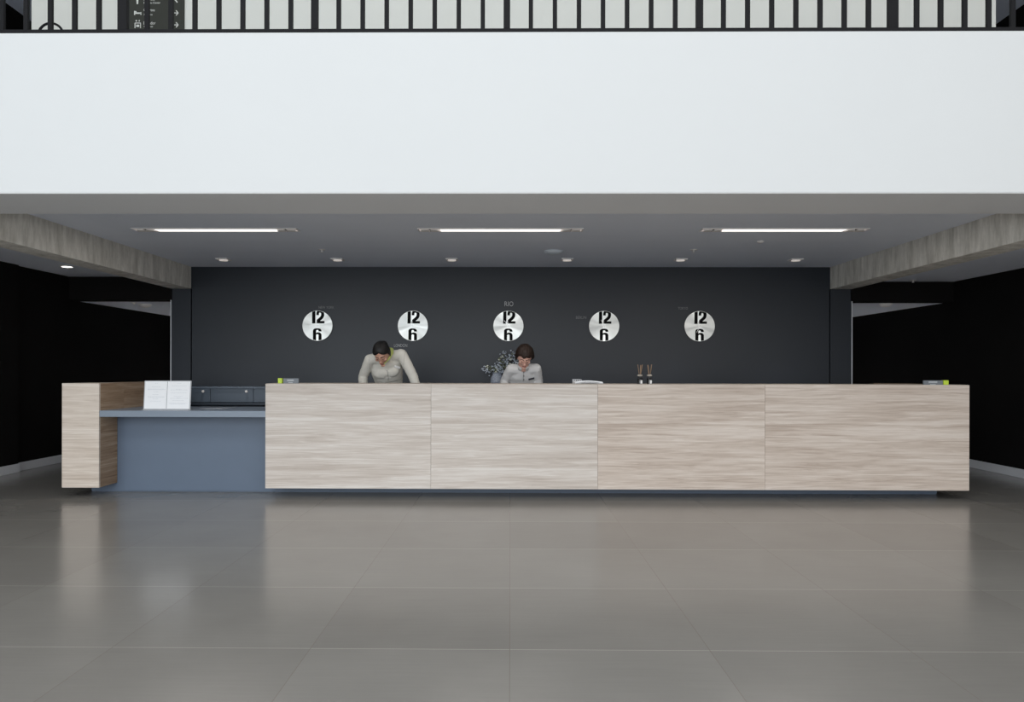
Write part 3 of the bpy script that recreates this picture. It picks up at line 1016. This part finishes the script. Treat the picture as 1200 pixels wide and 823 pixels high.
def counter_sign(pg0, pg1, ps0, ps1, pyt, lab, side):
    y = YC + .07
    g0, g1, s0, s1 = [P(p, 447, y).x for p in (pg0, pg1, ps0, ps1)]
    zt = P((ps0 + ps1) / 2, pyt, y).z
    t = thing('counter_sign', lab, 'sign', ((s0 + s1) / 2, y, ZCT), 'small signs on the counter ends')
    bm = bmesh.new(); prism(bm, [(s0, ZCT), (s1, ZCT), (s1, zt), (s0, zt)], y, y + .018)
    obj('face', bm, M['signgrey'], t)
    bm = bmesh.new()
    zz = ZCT + (zt - ZCT) * .64; xx = s0 + (s1 - s0) * .26
    random.seed(3)
    while xx < s0 + (s1 - s0) * .68:
        box(bm, xx, xx + .007, y - .0012, y, zz - .009, zz + .007); xx += .0095
    box(bm, s0 + (s1 - s0) * .33, s0 + (s1 - s0) * .62, y - .0012, y, zz - .026, zz - .021)
    obj('print', bm, M['signtext'], t)
    obj('tab', BX(g0, g1, y - .012, y + .03, ZCT, zt + .002, bev=.003), M['lime'], t, label='lime green end tab')


counter_sign(326, 331, 332, 349.8, 443.6, 'small slate counter sign with lime tab at its left, on the left counter end', -1)
counter_sign(1105.2, 1111, 1082.5, 1105, 446.0, 'small slate counter sign with lime tab at its right, on the right counter end', 1)

# paper tray with booklets on the counter
y = YC + .22
xa, xb = P(673, 448, y).x, P(705.5, 448, y).x
bm = bmesh.new()
n = 16
for k in range(3):
    A = []; B = []
    for i in range(n + 1):
        u = i / n
        x_ = xa + (xb - xa) * (u * (1 - .02 * k) + .01 * k)
        z_ = ZCT + .004 + .0055 * k + .014 * math.sin(u * 3.0) * (1 if k else .4) * (1 - .3 * u)
        A.append((x_, z_)); B.append((x_, z_ + .005))
    prism(bm, A + B[::-1], y - .10 + .012 * k, y + .10 + .008 * k)
bk = obj('booklet', bm, M['paper'], loc=((xa + xb) / 2, y, ZCT)); tag(bk, 'white open booklet lying on the counter left of the reed diffusers', 'booklet')
y2 = YC + .36
xa, xb = P(671, 447, y2).x, P(681, 447, y2).x
pb = thing('wire_card_box', 'tiny white wire card box on the counter behind the open booklet', 'card holder', ((xa + xb) / 2, y2, ZCT))
bm = bmesh.new()
box(bm, xa, xb, y2 - .03, y2 + .03, ZCT, ZCT + .006)
obj('tray', bm, M['paper'], pb)
bm = bmesh.new()
for z_ in (.022, .040):
    tube(bm, [(xa, y2 - .03, ZCT + z_), (xb, y2 - .03, ZCT + z_)], .0022, 6)
    tube(bm, [(xa, y2 + .03, ZCT + z_), (xb, y2 + .03, ZCT + z_)], .0022, 6)
for i in range(7):
    x_ = xa + (xb - xa) * i / 6
    tube(bm, [(x_, y2 - .03, ZCT + .003), (x_, y2 - .03, ZCT + .041)], .0022, 6)
obj('wire_frame', bm, M['paper'], pb)

# reed diffusers
def diffuser(px, lab, seed):
    y = YC + .16
    x = P(px, 447, y).x
    t = thing('reed_diffuser', lab, 'diffuser', (x, y, ZCT), 'reed diffusers on the counter')
    bm = bmesh.new(); lathe(bm, (x, y, ZCT), [(.022, 0), (.026, .003), (.026, .052), (.022, .060), (.013, .066), (.012, .076)], 24)
    autosmooth(obj('bottle', bm, M['bottleblack'], t))
    bm = bmesh.new(); lathe(bm, (x, y, ZCT + .076), [(.014, 0), (.024, .004), (.027, .012), (.022, .018), (.012, .020)], 24)
    autosmooth(obj('collar', bm, M['silver'], t))
    bm = bmesh.new(); box(bm, x + .000, x + .019, y - .0285, y - .026, ZCT + .004, ZCT + .038)
    obj('bottle_label', bm, M['tag'], t)
    random.seed(seed)
    for i in range(6):
        a = random.uniform(0, 6.28); s = random.uniform(.018, .032)
        bm = bmesh.new(); tube(bm, [(x + .004 * math.cos(a), y + .004 * math.sin(a), ZCT + .07), (x + s * math.cos(a) * .85, y + s * math.sin(a), ZCT + .188 + random.uniform(-.008, .008))], .0028, 6)
        obj('reed', bm, M['reed'], t)


diffuser(750, 'black reed diffuser bottle on the counter, the left one of the pair', 11)
diffuser(761, 'black reed diffuser bottle on the counter, the right one of the pair', 5)

# flower arrangement on the drawer cabinet
YV = 9.42
vx = P(586, 440, YV).x
zv = ZCB + .0205
fa = thing('flower_arrangement', 'loose dusty-blue flower arrangement in a mottled vase behind the right receptionist', 'flowers', (vx, YV, zv))
bm = bmesh.new(); lathe(bm, (vx - .04, YV, zv), [(.05, 0), (.075, .02), (.09, .07), (.085, .12), (.06, .165), (.055, .185), (.065, .20)], 32)
autosmooth(obj('vase', bm, M['vase'], fa))
random.seed(21)
tips = [(568, 433), (571, 430.5), (574, 436), (580, 430), (584, 433), (586, 427), (590, 424), (588, 418), (591, 414), (596, 418), (599, 421), (603, 415), (604, 421), (594, 430), (578, 440), (582, 439), (597, 427), (590, 436), (606, 426), (586, 421), (584, 437), (588, 432), (581, 436), (587, 441), (593, 424), (597, 431)]
base = Vector((vx - .04, YV, zv + .19))
for i, (u, v) in enumerate(tips):
    q = P(u, v, YV + random.uniform(-.08, .06))
    if q.z < zv + .2:
        q.z = zv + .2 + .02 * (i % 3)
    mid = base.lerp(q, .5) + Vector((random.uniform(-.03, .03), random.uniform(-.03, .03), .03))
    bm = bmesh.new(); tube(bm, [base - Vector((0, 0, .05)), base, mid, q], .0028, 6)
    st = obj('stem', bm, M['stem'], fa)
    bl = bmesh.new()
    blue = i % 3 != 1
    nb = 14 if blue else 5
    for k in range(nb):
        o_ = Vector((random.gauss(0, 1), random.gauss(0, 1), random.gauss(0, 1))) * (.022 if blue else .012)
        ellipsoid(bl, (0, 0, 0), (.011, .011, .005), Matrix.Translation(q + o_) @ Euler((random.uniform(-1, 1), random.uniform(-1, 1), 0)).to_matrix().to_4x4(), 8)
    obj('blossom', bl, M['petalblue'] if blue else M['petalwhite'], st, smooth=True)
    lf = bmesh.new()
    for k in range(5):
        p_ = mid.lerp(q, random.uniform(-.2, .95)); a = random.uniform(0, 6.28); l_ = random.uniform(.025, .045)
        d_ = Vector((math.cos(a), math.sin(a) * .6, random.uniform(-.3, .7))).normalized(); s_ = d_.cross(Vector((0, 1, .3))).normalized() * .010
        vs = [lf.verts.new(w) for w in (p_, p_ + d_ * l_ * .5 + s_, p_ + d_ * l_, p_ + d_ * l_ * .5 - s_)]
        lf.faces.new(vs)
    obj('leaves', lf, M['leaf'], st)


# ================================================================= PEOPLE
def head_bm(Mh, bm, female):
    # skull, jaw and features
    r = bmesh.ops.create_uvsphere(bm, u_segments=40, v_segments=28, radius=1.0)
    for v in r['verts']:
        d = v.co.copy()
        x, y, z = d.x * .074, d.y * .096, d.z * .116
        if d.z < 0:
            k = -d.z
            x *= 1 - (.34 if female else .28) * k ** 1.6
            if d.y > 0:
                y *= 1 - .55 * k
            else:
                y *= 1 - .10 * k
        else:
            x *= 1 + .03 * d.z
        if d.y < -.2 and d.z < .35:
            x *= .97
        v.co = Mh @ Vector((x, y, z))
    e = lambda c, rad: ellipsoid(bm, c, rad, Mh, 14)
    e((0, -.098, .000), (.0095, .012, .034)); e((0, -.112, -.026), (.0135, .013, .011))
    e((.012, -.103, -.030), (.008, .009, .007)); e((-.012, -.103, -.030), (.008, .009, .007))
    e((0, -.081, .026), (.052, .015, .010))
    e((0, -.088, -.058), (.022, .011, .0055)); e((0, -.086, -.068), (.019, .011, .006))
    e((0, -.074, -.099), (.024, .020, .015))
    for s in (-1, 1):
        e((s * .042, -.070, -.022), (.020, .018, .018))
        e((s * .074, .008, -.008), (.009, .019, .031))
        e((s * .031, -.078, .008), (.017, .011, .009))


def hand_geo(bm, wrist, d, side, zt, n_out=None):
    """open palm resting on a top at height zt, fingers along d (horizontal); side = sign of thumb direction across d"""
    d = Vector(d).normalized(); c = Vector((-d.y, d.x, 0))
    k0 = Vector((wrist.x, wrist.y, zt + .020)) + d * .03
    k1 = k0 + d * .065; k1.z = zt + .017
    loft(bm, [wrist, k0, k1], [(.026, .020), (.036, .016), (.040, .0135)], xa=c, n=14)
    for i, (o_, ln) in enumerate(((.030, .066), (.010, .076), (-.010, .071), (-.029, .056))):
        b = k1 + c * side * o_ - d * .008
        dd = (d + c * side * o_ * 2.2).normalized()
        p1 = b + dd * ln * .42 + Vector((0, 0, .006)); p2 = b + dd * ln * .75 + Vector((0, 0, -.002)); p3 = b + dd * ln; p3.z = zt + .0085
        loft(bm, [b, p1, p2, p3], [.0092, .0088, .0082, .007], xa=c, n=10)
    b = k0 + c * side * .028
    loft(bm, [b - d * .01, b + (d * .6 + c * side).normalized() * .030, b + (d * 1.1 + c * side).normalized() * .058], [.0125, .011, .0085], xa=(0, 0, 1), n=10)


def wrinkle(o, amp, sc, seed):
    me = o.data
    nrm = [v.normal.copy() for v in me.vertices]
    for v, nv in zip(me.vertices, nrm):
        p = v.co.copy()
        n_ = noise.noise(Vector((p.x * sc + seed, p.y * sc * .6, p.z * sc * 1.7))) + .5 * noise.noise(Vector((p.x * sc * 2.2, p.y * sc * 2 + seed, p.z * sc * 3)))
        v.co = p + nv * n_ * amp


def person(label, J, female, skin, hair, cloth, extra):
    loc = Vector((J['pelvis'].x, J['pelvis'].y + .02, 0))
    sv = (J['shr'] - J['shl']).normalized()
    Mh = Matrix.Translation(J['head']) @ Euler((J['pitch'], J['roll'], J['yaw']), 'XYZ').to_matrix().to_4x4() @ Matrix.Scale(1.06 if female else 1.03, 4)
    # ---- body, one continuous surface
    bm = bmesh.new()
    head_bm(Mh, bm, female)
    loft(bm, [Mh @ Vector((0, .022, -.03)), Mh @ Vector((0, .034, -.085)), J['neck'] + Vector((0, .0, -.02))], [.052, .050, .060], n=18)
    tor = [J['pelvis'], J['waist'], J['chest'], J['upper'], J['neck']]
    fr = 1.0 if not female else .95
    loft(bm, tor, [(.145, .10), (.125, .09), (.15 * fr, .105), (.15 * fr, .09), (.062, .06)], xa=sv)
    loft(bm, [J['shl'], J['upper'].lerp(J['neck'], .4), J['shr']], [.048, .06, .048], xa=(0, 1, 0))
    for s in ('l', 'r'):
        loft(bm, [J['sh' + s], J['sh' + s].lerp(J['el' + s], .5), J['el' + s]], [.047, .043, .036])
        loft(bm, [J['el' + s], J['el' + s].lerp(J['wr' + s], .35), J['wr' + s]], [.037, .037, .025])
        hand_geo(bm, J['wr' + s], J['hd' + s], -1 if s == 'l' else 1, WTZ)
        loft(bm, [J['hip' + s], J['hip' + s].lerp(J['kn' + s], .5), J['kn' + s], J['kn' + s].lerp(J['an' + s], .35), J['an' + s]], [.083, .070, .052, .052, .036])
        loft(bm, [J['an' + s] + Vector((0, .03, -.035)), J['an' + s] + Vector((0, -.06, -.042)), J['an' + s] + Vector((0, -.14, -.055))], [(.034, .030), (.040, .026), (.034, .014)])
    body = obj('person', bm, skin, loc=loc)
    remesh(body, .0052, 3)
    tag(body, label, 'person')
    # ---- jacket
    bm = bmesh.new()
    jt = [J['pelvis'] + Vector((0, .0, -.06)), J['pelvis'].lerp(J['waist'], .3), J['waist'], J['chest'], J['upper'], J['upper'].lerp(J['neck'], .75)]
    if female:
        loft(bm, jt, [(.185, .135), (.178, .13), (.150, .112), (.176, .125), (.172, .112), (.085, .075)], xa=sv, n=28)
        for s in (-1, 1):
            ellipsoid(bm, J['chest'].lerp(J['upper'], .18) + sv * s * .052 + Vector((0, -.062, -.015)), (.105, .075, .085))
        ellipsoid(bm, J['shr'] + Vector((-.01, .0, .012)), (.055, .06, .050))
    else:
        loft(bm, jt, [(.175, .13), (.170, .125), (.160, .118), (.172, .125), (.168, .110), (.080, .072)], xa=sv, n=28)
    loft(bm, [J['shl'], J['upper'].lerp(J['neck'], .55) + Vector((0, .01, -.01)), J['shr']], [.058, .072, .058], xa=(0, 1, 0))
    for s in ('l', 'r'):
        a, e, w = J['sh' + s], J['el' + s], J['wr' + s]
        loft(bm, [a, a.lerp(e, .5), e], [.060, .058, .053])
        loft(bm, [e, e.lerp(w, .5), e.lerp(w, .95)], [.053, .050, .043])
    jk = obj('jacket', bm, cloth, body)
    remesh(jk, .0075, 5)
    wrinkle(jk, .0028, 17, 4.2 if female else 9.7)
    # collar
    bm = bmesh.new()
    nk = J['upper'].lerp(J['neck'], 1.0); ax = (J['neck'] - J['upper']).normalized()
    c0 = nk - ax * .01
    ring0, ring1 = [], []
    up = (Mh @ Vector((0, .034, -.085)) - c0).normalized()
    xx = sv; yy = up.cross(xx).normalized()
    for i in range(29):
        a = R(-72 + 324 * i / 28)       # gap at the front
        dv = xx * math.cos(a) + yy * math.sin(a)
        ring0.append(c0 + dv * .074 - up * .015); ring1.append(c0 + dv * .064 + up * .032)
    for off in (0,):
        A = [bm.verts.new(p) for p in ring0]; B = [bm.verts.new(p) for p in ring1]
        for i in range(28):
            bm.faces.new((A[i], A[i + 1], B[i + 1], B[i]))
    clr = obj('collar', bm, cloth, body, smooth=True)
    sm = clr.modifiers.new('s', 'SOLIDIFY'); sm.thickness = .006; sm.offset = 0
    apply_mods(clr)
    # ---- trousers
    bm = bmesh.new()
    loft(bm, [J['pelvis'] + Vector((0, 0, -.10)), J['pelvis'] + Vector((0, 0, .03))], [(.165, .125), (.158, .118)])
    for s in ('l', 'r'):
        loft(bm, [J['hip' + s] + Vector((0, 0, .02)), J['hip' + s].lerp(J['kn' + s], .5), J['kn' + s], J['an' + s] + Vector((0, .01, .01))], [.100, .088, .070, .062])
    tr = obj('trousers', bm, M['trouser'], body)
    remesh(tr, .011, 4)
    for s in ('l', 'r'):
        bm = bmesh.new()
        a = J['an' + s]
        loft(bm, [a + Vector((0, .035, -.04)), a + Vector((0, -.05, -.043)), a + Vector((0, -.155, -.056))], [(.042, .036), (.047, .034), (.040, .022)], n=18)
        for v in bm.verts:
            if v.co.z < .004: v.co.z = .0015
        obj('shoe', bm, M['shoe'], body, smooth=True)
    # ---- hair
    bm = bmesh.new()
    r = bmesh.ops.create_uvsphere(bm, u_segments=56, v_segments=40, radius=1.0)
    for v in r['verts']:
        d = v.co.copy()
        if female:
            line = .60 - .42 * abs(d.x) if d.y < -.35 else (.60 - .42 * abs(d.x)) - (d.y + .35) * 1.5
            line = max(line, -.52)
            th = .014 + .008 * max(0, d.z)
        else:
            line = .40 + .10 * math.sin(d.x * 9) * .6 if d.y < -.45 else .40 - (d.y + .45) * 1.55
            line = max(line, -.50)
            th = .022 + .012 * max(0, d.z) + .007 * noise.noise(Vector((d.x * 9, d.y * 3, d.z * 3)))
        h = max(0.0, min(1.0, (d.z - line) / .10 + .5))
        k = -min(0, d.z)
        sx, sy, sz = .074 * (1 - .2 * k ** 1.6), .096 * ((1 - .45 * k) if d.y > 0 else 1), .116
        t_ = -.022 + (th + .022) * h
        v.co = Mh @ Vector((d.x * (sx + t_ * (1.0 if female else 1.25)), d.y * (sy + t_), d.z * (sz + t_)))
    if female:
        ellipsoid(bm, (0.0, .118, .015), (.042, .036, .042), Mh, 20)
        ellipsoid(bm, (0.0, .095, .012), (.030, .03, .034), Mh, 16)
    hr = obj('hair', bm, hair, body, smooth=True)
    # ---- face details
    for s in (-1, 1):
        bm = bmesh.new(); ellipsoid(bm, (s * .031, -.0855, .004), (.0125, .0065, .0058), Mh, 14)
        ey = obj('eye', bm, M['eyewhite'], body, smooth=True)
        bm = bmesh.new(); ellipsoid(bm, (s * .031, -.0905, .0022), (.0062, .0030, .0050), Mh, 12)
        obj('iris', bm, M['iris'], ey, smooth=True)
        bm = bmesh.new(); loft(bm, [Mh @ Vector((s * x_, y_, z_)) for x_, y_, z_ in ((.013, -.0955, .024), (.030, -.0945, .031), (.050, -.080, .026))], [(.0045, .003), (.0042, .003), (.002, .002)], n=8)
        obj('eyebrow', bm, hair, body, smooth=True)
        bm = bmesh.new(); loft(bm, [Mh @ Vector((s * x_, y_, z_)) for x_, y_, z_ in ((.018, -.0885, .001), (.031, -.0945, -.001), (.044, -.084, .000))], [.0020, .0026, .0018], n=8)
        obj('eyelash', bm, hair, body, smooth=True)
        bm = bmesh.new(); ellipsoid(bm, (s * .031, -.0862, .0075), (.0140, .0080, .0075), Mh, 14)
        obj('eyelid', bm, skin, body, smooth=True)
    bm = bmesh.new()
    for zz, ww in ((-.0585, .0215), (-.0665, .018)):
        loft(bm, [Mh @ Vector((-ww, -.0885, zz - .004)), Mh @ Vector((-ww * .4, -.0985, zz + .0012)), Mh @ Vector((0, -.0990, zz)), Mh @ Vector((ww * .4, -.0985, zz + .0012)), Mh @ Vector((ww, -.0885, zz - .004))], [.0018, .0038, .004, .0038, .0018], n=8)
    obj('lips', bm, M['lips'], body, smooth=True)
    extra(body, J, Mh, jk)
    return body


from mathutils.bvhtree import BVHTree


def on_jacket(jk, body, px, py):
    """point and normal on the jacket front seen from the room along one line of sight"""
    o_ = Vector((0, 0, EYE)) - body.location
    d_ = (P(px, py, 8) - Vector((0, 0, EYE))).normalized()
    bmj = bmesh.new(); bmj.from_mesh(jk.data); tr_ = BVHTree.FromBMesh(bmj)
    hit, nor, _, _ = tr_.ray_cast(o_, d_)
    bmj.free()
    return (hit + body.location, nor) if hit else (None, None)


def patch(jk, body, pts, w, h, name, m, parent):
    p, n_ = on_jacket(jk, body, *pts)
    if p is None: return
    n_ = n_.normalized()
    x_ = Vector((1, 0, 0)); x_ = (x_ - n_ * x_.dot(n_)).normalized(); y_ = n_.cross(x_)
    if y_.z < 0: y_ = -y_
    Mx = Matrix((x_, y_, n_)).transposed().to_4x4(); Mx.translation = p + n_ * .004
    bm = BX(-w / 2, w / 2, -h / 2, h / 2, -.004, .004, bev=.001)
    for v in bm.verts: v.co = Mx @ v.co
    obj(name, bm, m, parent)


def seam(jk, body, pix, r, name, m):
    pts = []
    for u, v in pix:
        p, n_ = on_jacket(jk, body, u, v)
        if p is not None: pts.append(p + n_.normalized() * .0018)
    if len(pts) > 1:
        bm = bmesh.new(); loft(bm, pts, [r] * len(pts), n=6); obj(name, bm, m, jk, smooth=True)


def legs(J):
    p = J['pelvis']
    for s, k in (('l', -1), ('r', 1)):
        J['hip' + s] = p + Vector((k * .088, 0, -.06))
        J['kn' + s] = Vector((p.x + k * .10, p.y - .01, .49))
        J['an' + s] = Vector((p.x + k * .115, p.y + .03, .085))
    return J


# left receptionist
def W(px, py, y): return P(px, py, y)


J = dict(shl=W(433.5, 421.5, 7.82), shr=W(470.8, 415.6, 7.87), ell=W(425.5, 441.5, 7.98), elr=W(484, 441, 7.86))
J['wrl'] = Vector((W(425, 450, 7.75).x, 7.76, .955)); J['wrr'] = Vector((W(492, 455, 7.78).x, 7.76, .955))
J['hdl'] = (.15, -1, 0); J['hdr'] = (.10, -1, 0)
xc = W(454, 440, 8.0).x
J['pelvis'] = Vector((xc, 8.24, .93)); J['waist'] = Vector((xc, 8.14, 1.09)); J['chest'] = Vector((xc + .0, 7.98, 1.245)); J['upper'] = W(452.5, 422.5, 7.90); J['neck'] = W(450, 414, 7.80)
J['head'] = W(447.6, 414.2, 7.655); J['pitch'] = R(44); J['yaw'] = R(-8); J['roll'] = R(-3)
legs(J)


def extra_w(body, J, Mh, jk):
    # scarf
    bm = bmesh.new()
    c0 = J['neck'].lerp(Mh @ Vector((0, .03, -.09)), .35)
    pts = []
    sv = (J['shr'] - J['shl']).normalized()
    up = (Mh @ Vector((0, .034, -.085)) - J['neck']).normalized(); yy = up.cross(sv).normalized()
    for i in range(25):
        a = 2 * math.pi * i / 24
        pts.append(c0 + sv * math.cos(a) * .072 + yy * math.sin(a) * .070 + up * .008 * math.sin(3 * a))
    loft(bm, pts, [(.018, .014)] * 25, xa=(0, 0, 1), n=10, dome=False)
    # tail of the scarf running down her left side of the neck
    loft(bm, [J['neck'] + Vector((.070, .00, .040)), J['neck'] + Vector((.078, -.06, .000)), J['neck'] + Vector((.056, -.110, -.060)), J['neck'] + Vector((.022, -.130, -.120))], [(.036, .022), (.038, .020), (.030, .016), (.008, .008)], n=10)
    obj('scarf', bm, M['scarf'], body, smooth=True)
    patch(jk, body, (465.4, 430.5), .075, .024, 'name_badge', M['badge'], body)
    seam(jk, body, [(453.5, 434), (454.3, 437), (454.7, 440), (455, 443), (455, 446)], .0022, 'front_seam', M['seam'])
    seam(jk, body, [(474.2, 411.5), (474.0, 416), (473.6, 421), (473.2, 426), (473.0, 431), (473, 435)], .0016, 'sleeve_seam', M['seamlight'])
    seam(jk, body, [(432.5, 418), (432.6, 423), (433, 428), (433.6, 433)], .0016, 'sleeve_seam', M['seamlight'])
    seam(jk, body, [(436, 445.5), (441, 447), (447, 447.8), (453, 448), (459, 447.4), (465, 446), (470, 444)], .0022, 'waist_seam', M['seam'])


person('receptionist with tied-back black hair and a lime scarf, leaning on both arms', J, True, M['skin_w'], M['hair_w'], M['uniform_w'], extra_w)

# right receptionist
J = dict(shl=W(598.8, 432.8, 8.10), shr=W(628.2, 432.2, 8.10), ell=W(591.5, 447, 8.24), elr=W(631.0, 447.5, 8.24))
J['wrl'] = Vector((W(589, 455, 7.95).x, 7.99, .965)); J['wrr'] = Vector((W(630, 455, 7.95).x, 7.99, .965))
J['hdl'] = (.25, -1, 0); J['hdr'] = (-.25, -1, 0)
xc = W(613.5, 440, 8.2).x
J['pelvis'] = Vector((xc, 8.55, .90)); J['waist'] = Vector((xc, 8.46, 1.02)); J['chest'] = Vector((xc, 8.28, 1.13)); J['upper'] = W(613.3, 437, 8.16); J['neck'] = W(613.5, 428.5, 8.06)
J['head'] = W(614.6, 418.0, 7.93); J['pitch'] = R(40); J['yaw'] = R(4); J['roll'] = R(2)
legs(J)


def extra_m(body, J, Mh, jk):
    patch(jk, body, (622.5, 444), .07, .020, 'name_badge', M['badgedark'], body)
    seam(jk, body, [(614.3, 434), (613.8, 437), (613.4, 440), (613.2, 443), (613, 447)], .0022, 'front_seam', M['seam'])
    for v in (436.0, 440.5, 445):
        patch(jk, body, (613.8, v), .012, .012, 'button', M['seam'], jk)


person('receptionist with short dark brown hair and grey collarless jacket, bowed over the counter', J, False, M['skin_m'], M['hair_m'], M['uniform_m'], extra_m)

# ================================================================ LIGHTING
def area(name, loc, rot, sx, sy, power, c, spread=None):
    l = bpy.data.lights.new(name, 'AREA'); l.shape = 'RECTANGLE'; l.size = sx; l.size_y = sy; l.energy = power; l.color = c
    if spread: l.spread = spread
    o = bpy.data.objects.new(name, l); col.objects.link(o); o.location = loc; o.rotation_euler = rot
    return o


for px in (262, 395.5, 529.5, 664.5, 797.5, 932.5):
    l = bpy.data.lights.new('downlight_beam', 'SPOT'); l.energy = 110; l.color = (1, .95, .9); l.spot_size = R(64); l.spot_blend = .9; l.shadow_soft_size = .04
    o = bpy.data.objects.new('downlight_beam', l); col.objects.link(o); o.location = (P(px, 303.8, 9.0).x, 9.0, ZC - .03)
# tall glazed entrance front behind the photographer, plus unseen fills added at right and overhead
area('front_daylight_fill', (-4.6, -7.8, 3.3), (R(90), 0, 0), 9, 6.2, 740, (0.93, 0.975, 1.0))
area('front_daylight_fill', (4.6, -7.8, 3.3), (R(90), 0, 0), 9, 6.2, 400, (1.0, 0.945, 0.88))  # added warm fill, tints the right side of the room
area('overhead_fill', (0, -1.5, 7.9), (0, 0, 0), 12, 6, 560, (0.96, 0.99, 1.0))  # added overhead fill, lifts the lobby floor; no skylight is built
# glow of the ceiling fittings, and unseen fill added in the passages
for px in (253.5, 586.5, 918.5):
    p = P(px, 268.5, 7.10)
    area('linear_glow', (p.x, 7.10, ZC - .03), (0, 0, 0), 1.2, .12, 6, (1, .93, .85))
for x_ in (-5.1, 5.05):
    area('passage_fill', (x_, 11.9, 2.16), (0, 0, 0), .6, .6, 40, (.95, .97, 1), R(50))  # added to lift the passage ceilings; no fitting hangs there
p = Vector((XL + .45, 13.35, ZHL - .03))
l = bpy.data.lights.new('warm_glow', 'SPOT'); l.energy = 40; l.color = (1, .58, .22); l.spot_size = R(110); l.spot_blend = .8; l.shadow_soft_size = .05
o = bpy.data.objects.new('warm_glow', l); col.objects.link(o); o.location = p; o.rotation_euler = (0, R(-35), 0)

w = bpy.data.worlds.new('world'); scene.world = w
w.use_nodes = True
bg = w.node_tree.nodes['Background']
bg.inputs[0].default_value = (0.75, 0.85, 1.0, 1); bg.inputs[1].default_value = 0.6
